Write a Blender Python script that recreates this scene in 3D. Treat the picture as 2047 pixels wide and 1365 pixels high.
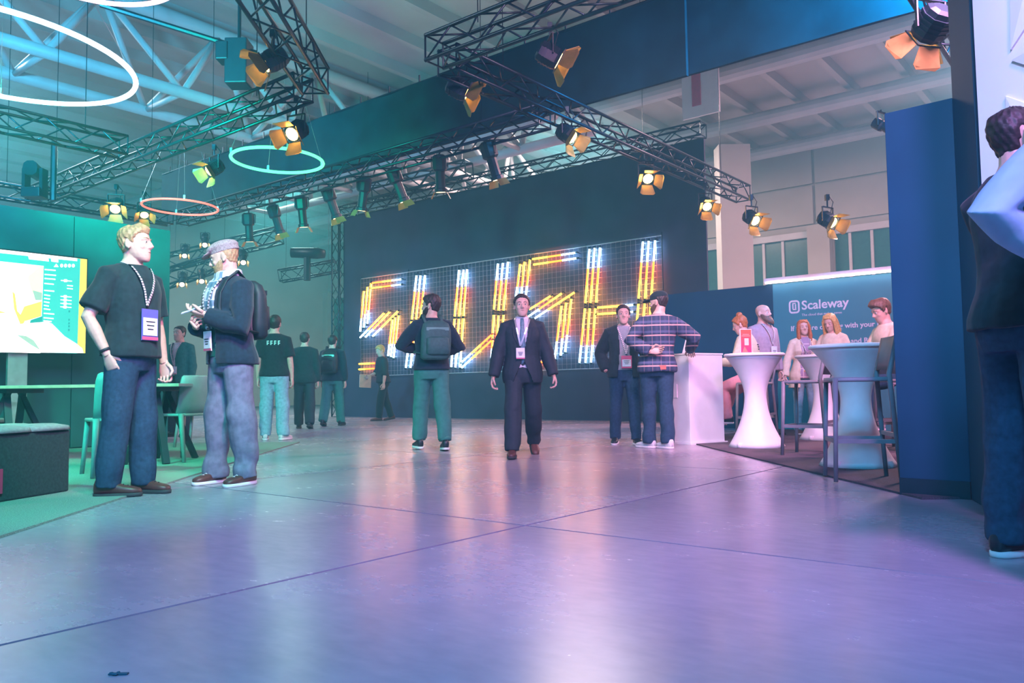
import bpy, bmesh, math, random
import numpy as np
from mathutils import Vector, Matrix

for o in list(bpy.data.objects):
    bpy.data.objects.remove(o)
SC = bpy.context.scene
COL = SC.collection
R = math.radians
rnd = random.Random(7)

# ------------------------------------------------------------------ camera, world, lights, exposure
CAM_H, PITCH, ROLL, FPX = 0.655, R(3.5), 0.0135, 1592.0
_U = Vector((0, -math.sin(PITCH), math.cos(PITCH)))
CF = Vector((0, math.cos(PITCH), math.sin(PITCH)))
CR = Vector((1, 0, 0)) * math.cos(ROLL) - _U * math.sin(ROLL)
CU = Vector((1, 0, 0)) * math.sin(ROLL) + _U * math.cos(ROLL)
cam_data = bpy.data.cameras.new('camera')
cam_data.lens, cam_data.sensor_width = FPX / 2047 * 36, 36
cam_data.clip_start, cam_data.clip_end = 0.05, 200
cam = bpy.data.objects.new('camera', cam_data)
COL.objects.link(cam)
cam.matrix_world = Matrix(((CR.x, CU.x, -CF.x, 0), (CR.y, CU.y, -CF.y, 0), (CR.z, CU.z, -CF.z, CAM_H), (0, 0, 0, 1)))
SC.camera = cam
SC.view_settings.view_transform = 'Standard'
SC.view_settings.look = 'None'
SC.view_settings.exposure = 0.0
SC.view_settings.gamma = 1.0
SC.view_settings.use_curve_mapping = False
SC.cycles.max_bounces = 6
SC.cycles.diffuse_bounces = 2
SC.cycles.glossy_bounces = 3
SC.cycles.volume_bounces = 0
SC.cycles.sample_clamp_indirect = 4.0
SC.cycles.use_denoising = True
SC.cycles.use_adaptive_sampling = True
SC.cycles.adaptive_threshold = 0.03

world = bpy.data.worlds.new('ambient_fill')
SC.world = world
world.use_nodes = True
world.node_tree.nodes['Background'].inputs[0].default_value = (0.02, 0.30, 0.50, 1)  # teal ambient background added to lift the blacks
world.node_tree.nodes['Background'].inputs[1].default_value = 0.85

def lamp(name, kind, loc, aim, color, power, size=0.5, angle=60, blend=0.7):
    d = bpy.data.lights.new(name, kind)
    d.color, d.energy = color, power
    if kind == 'SPOT':
        d.spot_size, d.spot_blend, d.shadow_soft_size = R(angle), blend, size
    elif kind == 'AREA':
        d.shape, d.size = 'DISK', size
    else:
        d.shadow_soft_size = size
    o = bpy.data.objects.new(name, d)
    COL.objects.link(o)
    o.location = loc
    v = Vector(aim) - Vector(loc)
    o.rotation_euler = v.to_track_quat('-Z', 'Y').to_euler()
    return o

# coloured wash spots and ceiling fills, unseen, added to give the hall its tone
lamp('green_wash_on_lounge', 'SPOT', (-4.6, 3.2, 4.2), (-5.0, 8.6, 0.4), (0.02, 1.0, 0.62), 2600, 0.4, 78)
lamp('green_wash_on_carpet', 'SPOT', (-1.0, 2.6, 4.6), (-3.6, 6.2, 0.0), (0.06, 1.0, 0.58), 1500, 0.3, 60)
lamp('green_bloom_fill_on_drape', 'SPOT', (-5.4, 7.4, 3.2), (-3.6, 14.2, 4.4), (0.0, 1.0, 0.62), 2600, 0.3, 66)  # added green spot, stands in for the ring's bloom on the drape
lamp('blue_wash_high', 'SPOT', (-7.0, 5.0, 4.5), (-9.5, 16.0, 6.0), (0.06, 0.60, 1.0), 7500, 0.5, 100)
lamp('blue_wash_on_backdrop', 'SPOT', (4.6, 7.0, 5.0), (0.5, 17.5, 2.0), (0.0, 0.42, 1.0), 2600, 0.4, 85)
lamp('violet_wash_on_aisle', 'SPOT', (1.4, -1.4, 4.6), (0.9, 7.6, 0.0), (0.66, 0.30, 1.0), 2300, 0.5, 66)
lamp('pink_wash_on_aisle', 'SPOT', (2.0, 3.0, 5.2), (0.8, 13.0, 0.0), (1.0, 0.55, 0.72), 1500, 0.5, 70)
lamp('blue_wash_front_floor', 'SPOT', (-0.9, -1.6, 4.6), (-1.5, 3.6, 0.0), (0.10, 0.48, 1.0), 1900, 0.5, 90)
lamp('pink_wash_on_booth', 'SPOT', (3.6, 5.2, 4.4), (4.2, 9.6, 0.8), (1.0, 0.40, 0.80), 1500, 0.3, 80)
lamp('pink_key_on_talkers', 'SPOT', (-0.6, 3.2, 3.2), (-2.6, 5.6, 1.3), (1.0, 0.42, 0.72), 700, 0.15, 40)
lamp('blue_wash_on_partition', 'SPOT', (0.6, 0.6, 4.2), (2.5, 4.4, 2.1), (0.0, 0.50, 1.0), 800, 0.2, 30)
lamp('pink_wash_on_faceted_wall', 'SPOT', (0.9, 1.2, 3.4), (2.45, 2.9, 2.4), (1.0, 0.60, 0.80), 300, 0.2, 44)
lamp('podium_fill', 'SPOT', (0.2, 5.0, 4.6), (2.25, 9.1, 0.7), (1.0, 0.82, 1.0), 900, 0.2, 24)  # added spot that brightens the white podium
lamp('hall_fill_far', 'AREA', (-9, 30, 8.6), (-9, 30, 0), (0.50, 1.0, 0.92), 1300, 3.0)  # from here, added ceiling fills that light and tint the hall
lamp('hall_fill_mid', 'AREA', (2.0, 24, 8.6), (2.0, 24, 0), (1.0, 0.90, 0.86), 1300, 3.0)
lamp('hall_fill_side', 'AREA', (-13, 17, 8.6), (-13, 17, 0), (0.62, 0.86, 1.0), 1500, 3.0)
lamp('hall_fill_booth', 'AREA', (11, 15, 8.6), (11, 15, 0), (1.0, 0.62, 0.74), 2600, 3.0)

# ------------------------------------------------------------------ helpers
def at(px, py, Y):
    """the point seen at pixel (px, py) at a distance of Y metres along the floor"""
    d = CF + CR * ((px - 1023.5) / FPX) + CU * ((682.5 - py) / FPX)
    d = d * (Y / d.y)
    return Vector((d.x, d.y, d.z + CAM_H))

def on_plane(px, py, p0, n):
    d = CF + CR * ((px - 1023.5) / FPX) + CU * ((682.5 - py) / FPX)
    o = Vector((0, 0, CAM_H))
    t = (Vector(p0) - o).dot(n) / d.dot(n)
    return o + d * t

def ground(px, py):
    return on_plane(px, py, (0, 0, 0), Vector((0, 0, 1)))

AX = Vector((0.778, -0.628, 0)).normalized()     # along the backdrop wall, towards the right and near
BX = Vector((0.628, 0.778, 0)).normalized()      # away from us, square to it
ZV = Vector((0, 0, 1))
YAW_A = math.atan2(AX.y, AX.x)
YAW_B = math.atan2(BX.y, BX.x)

def tag(o, label=None, cat=None, group=None, kind=None):
    if label: o['label'] = label
    if cat: o['category'] = cat
    if group: o['group'] = group
    if kind: o['kind'] = kind
    return o

def empty(name, loc=(0, 0, 0), rz=0.0):
    o = bpy.data.objects.new(name, None)
    o.empty_display_size = 0.1
    COL.objects.link(o)
    o.location = loc
    o.rotation_euler = (0, 0, rz)
    return o

def link(name, me, parent=None):
    o = bpy.data.objects.new(name, me)
    COL.objects.link(o)
    if parent is not None: o.parent = parent
    return o

def copy_tree(o, parent=None):
    c = o.copy()
    COL.objects.link(c)
    c.parent = parent
    for ch in list(o.children):
        copy_tree(ch, c)
    return c

def basis(d, hint=(0, 0, 1)):
    d = Vector(d).normalized()
    h = Vector(hint)
    if abs(d.dot(h.normalized())) > 0.97: h = Vector((0, 1, 0)) if abs(d.y) < 0.9 else Vector((1, 0, 0))
    x = h.cross(d).normalized()
    y = d.cross(x).normalized()
    return x, y, d

class MB:
    """collects closed shapes; build() links them as one mesh object"""
    def __init__(s): s.v, s.f, s.m = [], [], []
    def add(s, vs, fs, m=0):
        k = len(s.v)
        s.v += [tuple(v) for v in vs]
        s.f += [tuple(i + k for i in f) for f in fs]
        s.m += [m] * len(fs)
        return s
    def box(s, c, size, rot=None, m=0):
        c = Vector(c); hx, hy, hz = size[0] / 2, size[1] / 2, size[2] / 2
        vs = [Vector((x * hx, y * hy, z * hz)) for z in (-1, 1) for y in (-1, 1) for x in (-1, 1)]
        if rot is not None: vs = [rot @ v for v in vs]
        return s.add([v + c for v in vs], [(0, 2, 3, 1), (4, 5, 7, 6), (0, 1, 5, 4), (2, 6, 7, 3), (0, 4, 6, 2), (1, 3, 7, 5)], m)
    def bar(s, a, b, w, h, hint=(0, 0, 1), m=0):
        a, b = Vector(a), Vector(b)
        x, y, d = basis(b - a, hint)
        return s.box((a + b) / 2, (w, h, (b - a).length), Matrix((x, y, d)).transposed(), m)
    def loft(s, cs, xs, ys, n=14, pw=2.0, m=0, cap=True):
        vs, fs = [], []
        for c, x, y in zip(cs, xs, ys):
            c, x, y = Vector(c), Vector(x), Vector(y)
            for i in range(n):
                a = 2 * math.pi * i / n
                ca, sa = math.cos(a), math.sin(a)
                if pw != 2.0:
                    ca = math.copysign(abs(ca) ** (2 / pw), ca); sa = math.copysign(abs(sa) ** (2 / pw), sa)
                vs.append(c + x * ca + y * sa)
        for k in range(len(cs) - 1):
            for i in range(n):
                j = (i + 1) % n
                fs.append((k * n + i, k * n + j, (k + 1) * n + j, (k + 1) * n + i))
        if cap:
            fs.append(tuple(range(n - 1, -1, -1)))
            fs.append(tuple(range((len(cs) - 1) * n, len(cs) * n)))
        return s.add(vs, fs, m)
    def limb(s, pts, rad, front=(0, 1, 0), n=12, pw=2.0, round0=False, round1=False, m=0):
        pts = [Vector(p) for p in pts]
        rad = [(r, r) if isinstance(r, (int, float)) else r for r in rad]
        cs, xs, ys = [], [], []
        for i, p in enumerate(pts):
            t = (pts[min(i + 1, len(pts) - 1)] - pts[max(i - 1, 0)]).normalized()
            if 0 < i < len(pts) - 1:
                t = ((pts[i + 1] - p).normalized() + (p - pts[i - 1]).normalized()).normalized()
            f = Vector(front)
            if abs(f.normalized().dot(t)) > 0.95: f = Vector((0, 0, 1)) if abs(t.z) < 0.9 else Vector((0, 1, 0))
            y = (f - t * f.dot(t)).normalized()
            x = y.cross(t).normalized()
            rings = [(p, 1.0)]
            rr = min(rad[i])
            if i == 0 and round0: rings = [(p - t * rr * q, math.sqrt(max(0.02, 1 - q * q))) for q in (0.98, 0.8, 0.45)] + [(p, 1.0)]
            if i == len(pts) - 1 and round1: rings = [(p, 1.0)] + [(p + t * rr * q, math.sqrt(max(0.02, 1 - q * q))) for q in (0.45, 0.8, 0.98)]
            for c, k in rings:
                cs.append(c); xs.append(x * rad[i][0] * k); ys.append(y * rad[i][1] * k)
        return s.loft(cs, xs, ys, n, pw, m)
    def tube(s, a, b, r, n=8, r2=None, m=0):
        return s.limb([a, b], [r, r if r2 is None else r2], n=n, m=m)
    def path(s, pts, r, n=6, m=0):
        return s.limb(pts, [r] * len(pts), n=n, m=m)
    def ball(s, c, r, n=12, k=8, m=0, rot=None):
        c = Vector(c)
        if isinstance(r, (int, float)): r = (r, r, r)
        ax = [Vector((1, 0, 0)), Vector((0, 1, 0)), Vector((0, 0, 1))]
        if rot is not None: ax = [rot @ a for a in ax]
        cs, xs, ys = [], [], []
        for i in range(k + 1):
            q = -math.pi / 2 + math.pi * i / k
            w = max(math.cos(q), 0.03)
            cs.append(c + ax[2] * r[2] * math.sin(q)); xs.append(ax[0] * r[0] * w); ys.append(ax[1] * r[1] * w)
        return s.loft(cs, xs, ys, n, 2.0, m)
    def lathe(s, prof, c=(0, 0, 0), n=24, m=0):
        c = Vector(c)
        return s.loft([c + ZV * z for r, z in prof], [Vector((r, 0, 0)) for r, z in prof], [Vector((0, r, 0)) for r, z in prof], n, 2.0, m)
    def prism(s, pts, d, m=0):
        """pts: polygon (3-D points), d: extrusion vector"""
        n = len(pts); pts = [Vector(p) for p in pts]; d = Vector(d)
        fs = [tuple(range(n - 1, -1, -1)), tuple(range(n, 2 * n))] + [(i, (i + 1) % n, n + (i + 1) % n, n + i) for i in range(n)]
        return s.add(pts + [p + d for p in pts], fs, m)
    def mesh(s, name, mats, smooth=False, xf=None):
        me = bpy.data.meshes.new(name)
        vs = s.v if xf is None else [tuple(xf(Vector(v))) for v in s.v]
        me.from_pydata(vs, [], s.f)
        for mt in (mats if isinstance(mats, (list, tuple)) else [mats]): me.materials.append(mt)
        if any(s.m): me.polygons.foreach_set('material_index', s.m)
        if smooth: me.polygons.foreach_set('use_smooth', [True] * len(s.f))
        bm = bmesh.new(); bm.from_mesh(me)
        bmesh.ops.recalc_face_normals(bm, faces=bm.faces)
        bm.to_mesh(me); bm.free()
        return me
    def build(s, name, mats, parent=None, smooth=False, bevel=0.0, xf=None):
        o = link(name, s.mesh(name, mats, smooth, xf), parent)
        if bevel:
            b = o.modifiers.new('bevel', 'BEVEL'); b.width = bevel; b.segments = 2; b.limit_method = 'ANGLE'
        return o

def remeshed(mb, voxel, smooth=3, keep=1.0, extra=None):
    """one continuous skin around all the shapes in mb"""
    me = mb.mesh('tmp', [])
    o = bpy.data.objects.new('tmp', me)
    COL.objects.link(o)
    r = o.modifiers.new('r', 'REMESH'); r.mode = 'VOXEL'; r.voxel_size = voxel
    if smooth:
        s = o.modifiers.new('s', 'SMOOTH'); s.factor = 0.5; s.iterations = smooth
    if keep < 1.0:
        d = o.modifiers.new('d', 'DECIMATE'); d.ratio = keep
    dg = bpy.context.evaluated_depsgraph_get()
    out = bpy.data.meshes.new_from_object(o.evaluated_get(dg))
    bpy.data.objects.remove(o)
    bpy.data.meshes.remove(me)
    return out

def wrinkle(me, amp, f=18.0, seed=0, zamp=None):
    n = len(me.vertices)
    co = np.empty(n * 3); me.vertices.foreach_get('co', co); co = co.reshape(-1, 3)
    no = np.empty(n * 3); me.vertices.foreach_get('normal', no); no = no.reshape(-1, 3)
    g = np.random.RandomState(seed + 3)
    d = np.zeros(n)
    for k in range(7):
        a = g.normal(size=3); a /= np.linalg.norm(a); a[2] = a[2] * 1.8
        b = g.normal(size=3) * 0.35
        w = f * (0.5 + 0.35 * k) * 0.6
        d += np.sin(co @ a * w + g.rand() * 6 + 1.6 * np.sin(co @ b * f + g.rand() * 6)) / (1 + 0.35 * k)
    d = d / 3.0
    d = np.sign(d) * np.abs(d) ** 0.8
    if zamp is not None: d = d * zamp(co)
    co = co + no * (d * amp)[:, None]
    me.vertices.foreach_set('co', co.ravel())
    me.update()

# ------------------------------------------------------------------ materials
_mats = {}
def mat(name, color, rough=0.6, metal=0.0, var=0.12, scale=12.0, bump=0.0, spec=0.5, sheen=0.0):
    if name in _mats: return _mats[name]
    m = bpy.data.materials.new(name); m.use_nodes = True
    nt = m.node_tree; N = nt.nodes; L = nt.links
    b = N['Principled BSDF']
    b.inputs['Roughness'].default_value = rough
    b.inputs['Metallic'].default_value = metal
    b.inputs['Specular IOR Level'].default_value = spec
    if sheen: b.inputs['Sheen Weight'].default_value = sheen
    tc = N.new('ShaderNodeTexCoord'); nz = N.new('ShaderNodeTexNoise')
    nz.inputs['Scale'].default_value = scale; nz.inputs['Detail'].default_value = 4
    L.new(tc.outputs['Object'], nz.inputs['Vector'])
    rp = N.new('ShaderNodeValToRGB')
    lo = [c * (1 - var) for c in color]; hi = [min(1, c * (1 + var)) for c in color]
    rp.color_ramp.elements[0].color = (*lo, 1); rp.color_ramp.elements[1].color = (*hi, 1)
    rp.color_ramp.elements[0].position = 0.3; rp.color_ramp.elements[1].position = 0.7
    L.new(nz.outputs['Fac'], rp.inputs['Fac']); L.new(rp.outputs['Color'], b.inputs['Base Color'])
    if bump:
        bp = N.new('ShaderNodeBump'); bp.inputs['Strength'].default_value = bump; bp.inputs['Distance'].default_value = 0.01
        L.new(nz.outputs['Fac'], bp.inputs['Height']); L.new(bp.outputs['Normal'], b.inputs['Normal'])
    _mats[name] = m
    return m

def glow(name, color, strength):
    if name in _mats: return _mats[name]
    m = bpy.data.materials.new(name); m.use_nodes = True
    b = m.node_tree.nodes['Principled BSDF']
    b.inputs['Base Color'].default_value = (*color, 1)
    b.inputs['Emission Color'].default_value = (*color, 1)
    b.inputs['Emission Strength'].default_value = strength
    _mats[name] = m
    return m

def plaid(name, base, bands, axis_scale=(9.0, 22.0), rough=0.8):
    """checked cloth: stripes in z and round the body; bands = [(position, width, colour, across?)]"""
    m = bpy.data.materials.new(name); m.use_nodes = True
    nt = m.node_tree; N = nt.nodes; L = nt.links
    b = N['Principled BSDF']; b.inputs['Roughness'].default_value = rough
    tc = N.new('ShaderNodeTexCoord'); sp = N.new('ShaderNodeSeparateXYZ')
    L.new(tc.outputs['Object'], sp.inputs[0])
    def stripe(out, freq, lo, hi):
        mu = N.new('ShaderNodeMath'); mu.operation = 'MULTIPLY'; mu.inputs[1].default_value = freq
        fr = N.new('ShaderNodeMath'); fr.operation = 'FRACT'
        a = N.new('ShaderNodeMath'); a.operation = 'GREATER_THAN'; a.inputs[1].default_value = lo
        c = N.new('ShaderNodeMath'); c.operation = 'LESS_THAN'; c.inputs[1].default_value = hi
        x = N.new('ShaderNodeMath'); x.operation = 'MULTIPLY'
        L.new(out, mu.inputs[0]); L.new(mu.outputs[0], fr.inputs[0])
        L.new(fr.outputs[0], a.inputs[0]); L.new(fr.outputs[0], c.inputs[0])
        L.new(a.outputs[0], x.inputs[0]); L.new(c.outputs[0], x.inputs[1])
        return x.outputs[0]
    col = None
    for (axis, freq, lo, hi, c, k) in bands:
        mx = N.new('ShaderNodeMix'); mx.data_type = 'RGBA'
        s = stripe(sp.outputs[axis], freq, lo, hi)
        mm = N.new('ShaderNodeMath'); mm.operation = 'MULTIPLY'; mm.inputs[1].default_value = k
        L.new(s, mm.inputs[0]); L.new(mm.outputs[0], mx.inputs['Factor'])
        if col is None: mx.inputs[6].default_value = (*base, 1)
        else: L.new(col, mx.inputs[6])
        mx.inputs[7].default_value = (*c, 1)
        col = mx.outputs[2]
    L.new(col, b.inputs['Base Color'])
    _mats[name] = m
    return m

M_black = mat('matt_black_paint', (0.010, 0.030, 0.042), 0.45)
M_steel = mat('dark_truss_steel', (0.030, 0.055, 0.070), 0.35, 0.6)
M_drape = mat('black_drape', (0.006, 0.040, 0.052), 0.9, 0, 0.25, 3.0, 0.1)
M_backdrop = mat('navy_backdrop_cloth', (0.030, 0.040, 0.078), 0.85, 0, 0.2, 2.0, 0.1)
M_navy = mat('navy_booth_panel', (0.006, 0.058, 0.110), 0.7, 0, 0.12, 2.0)
M_white = mat('white_laminate', (0.80, 0.80, 0.83), 0.45, 0, 0.03)
M_whitesteel = mat('white_painted_steel', (0.52, 0.52, 0.55), 0.5, 0, 0.08, 2.0)
M_hall = mat('pale_hall_cladding', (0.42, 0.40, 0.38), 0.8, 0, 0.10, 0.6)
M_hallceil = mat('pale_hall_ceiling', (0.48, 0.46, 0.45), 0.8, 0, 0.12, 0.5)
M_teal = mat('teal_wall_fabric', (0.020, 0.085, 0.095), 0.85, 0, 0.15, 3.0)
M_silver = mat('brushed_silver', (0.55, 0.58, 0.60), 0.35, 0.7)
M_chair = mat('grey_chair_shell', (0.20, 0.27, 0.28), 0.5, 0, 0.08)
M_stool = mat('grey_stool_metal', (0.20, 0.19, 0.22), 0.5, 0, 0.08)
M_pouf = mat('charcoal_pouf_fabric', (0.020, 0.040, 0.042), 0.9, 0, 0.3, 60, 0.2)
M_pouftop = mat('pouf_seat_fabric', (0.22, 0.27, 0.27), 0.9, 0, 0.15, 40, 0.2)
M_wood = mat('pale_wood_edge', (0.45, 0.34, 0.25), 0.5, 0, 0.15, 20)
M_spandex = mat('white_stretch_cover', (0.78, 0.74, 0.80), 0.55, 0, 0.04)
M_gold = glow('warm_lamp_lens', (1.0, 0.50, 0.09), 48)
M_barn = mat('glow_tinted_barn_door', (0.34, 0.25, 0.08), 0.4, 0.3)  # base colour tinted yellow to carry the lens glow
# ------------------------------------------------------------------ setting: floor, carpets, hall
M_floor = bpy.data.materials.new('polished_concrete'); M_floor.use_nodes = True
def _floor():
    nt = M_floor.node_tree; N = nt.nodes; L = nt.links; b = N['Principled BSDF']
    tc = N.new('ShaderNodeTexCoord')
    n1 = N.new('ShaderNodeTexNoise'); n1.inputs['Scale'].default_value = 0.9; n1.inputs['Detail'].default_value = 8; n1.inputs['Roughness'].default_value = 0.65
    n2 = N.new('ShaderNodeTexNoise'); n2.inputs['Scale'].default_value = 9; n2.inputs['Detail'].default_value = 8
    mp = N.new('ShaderNodeMapping'); mp.inputs['Scale'].default_value = (1, 2.6, 1)
    L.new(tc.outputs['Object'], n1.inputs['Vector']); L.new(tc.outputs['Object'], mp.inputs['Vector']); L.new(mp.outputs['Vector'], n2.inputs['Vector'])
    mx = N.new('ShaderNodeMath'); mx.operation = 'MULTIPLY_ADD'; mx.inputs[1].default_value = 0.25; mx.inputs[2].default_value = 0.0
    ad = N.new('ShaderNodeMath'); ad.operation = 'MULTIPLY_ADD'; ad.inputs[1].default_value = 0.75
    L.new(n2.outputs['Fac'], mx.inputs[0]); L.new(n1.outputs['Fac'], ad.inputs[0]); L.new(mx.outputs[0], ad.inputs[2])
    rp = N.new('ShaderNodeValToRGB')
    rp.color_ramp.elements[0].position = 0.30; rp.color_ramp.elements[0].color = (0.25, 0.23, 0.29, 1)
    rp.color_ramp.elements[1].position = 0.74; rp.color_ramp.elements[1].color = (0.40, 0.37, 0.44, 1)
    L.new(ad.outputs[0], rp.inputs['Fac']); L.new(rp.outputs['Color'], b.inputs['Base Color'])
    rr = N.new('ShaderNodeMapRange'); rr.inputs['To Min'].default_value = 0.20; rr.inputs['To Max'].default_value = 0.33
    L.new(ad.outputs[0], rr.inputs['Value']); L.new(rr.outputs[0], b.inputs['Roughness'])
    bp = N.new('ShaderNodeBump'); bp.inputs['Strength'].default_value = 0.05; bp.inputs['Distance'].default_value = 0.002
    L.new(n2.outputs['Fac'], bp.inputs['Height']); L.new(bp.outputs['Normal'], b.inputs['Normal'])
    b.inputs['Specular IOR Level'].default_value = 0.7
_floor()
M_joint = mat('dark_floor_joint', (0.12, 0.11, 0.15), 0.8)

def AB(a, b, z=0.0):
    return AX * a + BX * b + ZV * z

# the slab under everything, and the cast concrete bays on it
fl = MB().box((0, 0, -0.06), (100, 100, 0.08)).build('floor', M_joint); tag(fl, kind='structure')
fl.location = AB(0, 14); fl.rotation_euler.z = YAW_A
_bay = MB().box((0, 0, 0), (2.982, 2.982, 0.03)).mesh('slab', M_floor)
_b0 = AB(0, 0)
ref = on_plane(1050, 1050, (0, 0, 0), ZV)
ra, rb = ref.dot(AX), ref.dot(BX)
for i in range(-7, 7):
    for j in range(-3, 11):
        s = link('slab', _bay, fl)
        s.location = ((ra % 3.0) + 3 * i + 1.5, (rb % 3.0) + 3 * j + 1.5 - 14, -0.0155)

M_carpet = mat('green_grey_carpet', (0.20, 0.30, 0.27), 0.95, 0, 0.45, 160, 0.6)
M_carpet_dark = mat('dark_booth_carpet', (0.075, 0.060, 0.080), 0.95, 0, 0.4, 120, 0.5)
def carpet(name, pts, m, label):
    mb = MB().prism([(p[0], p[1], 0.0) for p in pts], (0, 0, 0.012))
    return tag(mb.build(name, m), label, 'carpet')
carpet('carpet', [(-2.18, 0.8), (-2.39, 3.71), (-2.68, 7.84), (-2.83, 10.6), (-4.75, 10.75), (-9.3, 5.12), (-9.3, 0.8)][::-1], M_carpet,
       'green grey carpet tile area under the lounge chairs and pouf')
carpet('carpet', [(2.085, 9.9), (2.13, 8.5), (2.33, 4.6), (4.7, 4.6), (7.2, 9.0), (6.5, 10.2), (3.9, 12.3)][::-1], M_carpet_dark,
       'dark carpet under the white high tables and bar stools')

# ceiling with ribs, far walls, columns
ceil = MB().box((0, 0, 0), (70, 44, 0.2)).build('ceiling', M_hallceil); tag(ceil, kind='structure')
ceil.location = AB(-8, 12, 9.6); ceil.rotation_euler.z = YAW_A
rib = MB().box((0, 0, 0), (0.18, 44, 0.28)).mesh('rib', M_hallceil)
for i in range(-22, 23):
    o = link('rib', rib, ceil); o.location = (i * 1.5, 0, -0.24)
duct = MB().tube((-33, 0, 0), (33, 0, 0), 0.22, 12).mesh('duct', M_whitesteel)
for j, q in enumerate((4.0, 7.5, 11.5, 15.0)):
    o = link('duct', duct, ceil); o.location = (0, q, -0.75)

def hall_wall(name, a0, b0, a1, b1, h, th=0.3, m=None):
    p, q = AB(a0, b0), AB(a1, b1)
    w = MB().bar(Vector((0, 0, 0)), Vector(((q - p).length, 0, 0)), th, h, (0, 0, 1))
    o = MB().box(((q - p).length / 2, 0, h / 2), ((q - p).length, th, h)).build(name, m or M_hall)
    o.location = p; o.rotation_euler.z = math.atan2((q - p).y, (q - p).x)
    return tag(o, kind='structure')
wb = hall_wall('wall_back', -36, 28.3, 26, 28.3, 9.5)
hall_wall('wall_left', -36, -6, -36, 28.3, 9.5)
hall_wall('wall_right', 22, -4, 22, 28.3, 9.5)
pan = MB().box((0, 0, 0), (2.9, 0.08, 1.35)).mesh('panel', M_hall)
for i in range(0, 21):
    for j in range(2):
        o = link('panel', pan, wb); o.location = (1.5 + 3 * i, -0.2, 7.0 + 1.42 * j)
M_win = mat('dark_hall_glazing', (0.02, 0.10, 0.10), 0.25)
wn = MB().box((0, 0, 0), (2.1, 0.06, 3.6)).mesh('pane', M_win)
mul = MB().box((0, 0, 0), (0.09, 0.12, 3.6)).mesh('mullion', M_whitesteel)
pil = MB().box((0, 0, 0), (0.75, 0.5, 6.2)).mesh('pilaster', M_hall)
for i in range(0, 20):
    o = link('pilaster', pil, wb); o.location = (3 * i + 0.2, -0.35, 3.1)
    o = link('window', wn, wb); o.location = (3 * i + 1.7, -0.18, 4.1)
    for q in (-0.55, 0.15):
        o = link('mullion', mul, wb); o.location = (3 * i + 1.7 + q, -0.22, 4.1)
trf = MB().box((0, 0, 0), (62, 0.2, 0.22)).build('transom', M_whitesteel, wb); trf.location = (31, -0.25, 5.95)

# white tubular roof girders of the hall
def girder(p, q, label, r=0.085, depth=1.15, n=7):
    p, q = Vector(p), Vector(q)
    e = tag(empty('roof_girder', p), label, 'girder', 'white tubular roof girders')
    d = q - p; side = d.cross(ZV).normalized() * depth * 0.42
    cs = [(Vector((0, 0, 0)) + side), (-side), ZV * depth]
    for i, c in enumerate(cs):
        MB().tube(c, c + d, r * (1.4 if i == 2 else 1.0), 10).build('chord', M_whitesteel, e, True)
    for k in range(n):
        a, b = d * (k / n), d * ((k + 1) / n); mid = (a + b) / 2
        for c in cs[:2]:
            MB().tube(a + c, mid + cs[2], r * 0.6, 8).build('strut', M_whitesteel, e, True)
            MB().tube(mid + cs[2], b + c, r * 0.6, 8).build('strut', M_whitesteel, e, True)
        MB().tube(a + cs[0], a + cs[1], r * 0.5, 8).build('strut', M_whitesteel, e, True)
    return e
girder(AB(-24, 15.5, 7.0), AB(-10.5, 15.5, 7.0), 'white tubular roof girder running above the drape', 0.13, 1.9, 6)
girder(AB(-16.2, 0.5, 6.9), AB(-16.2, 24, 6.9), 'white tubular roof girder crossing over the lounge', 0.12, 1.9, 9)

# ------------------------------------------------------------------ backdrop with the big letter sign
WL, WR = Vector((-4.6, 21.7, 0)), Vector((3.75, 15.1, 0))
WDIR = (WR - WL).normalized(); WN = Vector((WDIR.y, -WDIR.x, 0)).normalized()       # towards us
if WN.y > 0: WN = -WN
WH = 5.45
bd = tag(empty('stage_backdrop', WL, math.atan2(WDIR.y, WDIR.x)), 'tall navy cloth backdrop wall behind the glowing tube letters', 'backdrop')
WLEN = (WR - WL).length
k, seg = 8, WLEN / 8
for i in range(k):
    mb = MB()
    n = 10
    pts = [(i * seg + seg * j / n, 0.004 * math.sin((i * 10 + j) * 0.7), 0) for j in range(n + 1)]
    mb.prism(pts + [(p[0], 0.05, 0) for p in pts[::-1]], (0, 0, WH))
    mb.build('cloth_panel', M_backdrop, bd)
# drape hung from the ceiling rig (the dark band above)
DP = Vector((0.68, 10.1, 0)) + BX * 0.45
def drape(a0, a1, z0, z1, label, p0=DP):
    e = tag(empty('hanging_drape', p0 + AX * a0, YAW_A), label, 'drape')
    n = max(2, int((a1 - a0) / 1.4)); s = (a1 - a0) / n
    for i in range(n):
        pts = [(i * s + s * j / 12, 0.008 * math.sin((i * 12 + j) * 0.62), z0 + 0.015 * math.sin(i + j * .7)) for j in range(13)]
        MB().prism([(x, y, z0) for x, y, z in pts] + [(x, 0.05, z0) for x, y, z in pts[::-1]], (0, 0, z1 - z0)).build('cloth_panel', M_drape, e)
    MB().tube((0, 0.02, z1), (a1 - a0, 0.02, z1), 0.025).build('hanging_bar', M_steel, e)
    for i in range(n * 2):
        MB().box(((i + .5) * s / 2, 0.0, z1 + 0.06), (0.02, 0.02, 0.12)).build('clip', M_steel, e)
drape(-11.2, 1.55, 4.45, 5.55, 'long black drape hung high across the hall behind the rings')
drape(-1.6, 7.0, 4.5, 6.1, 'black drape hung over the bar tables', Vector((2.6, 7.6, 0)) + BX * 1.3)

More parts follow.
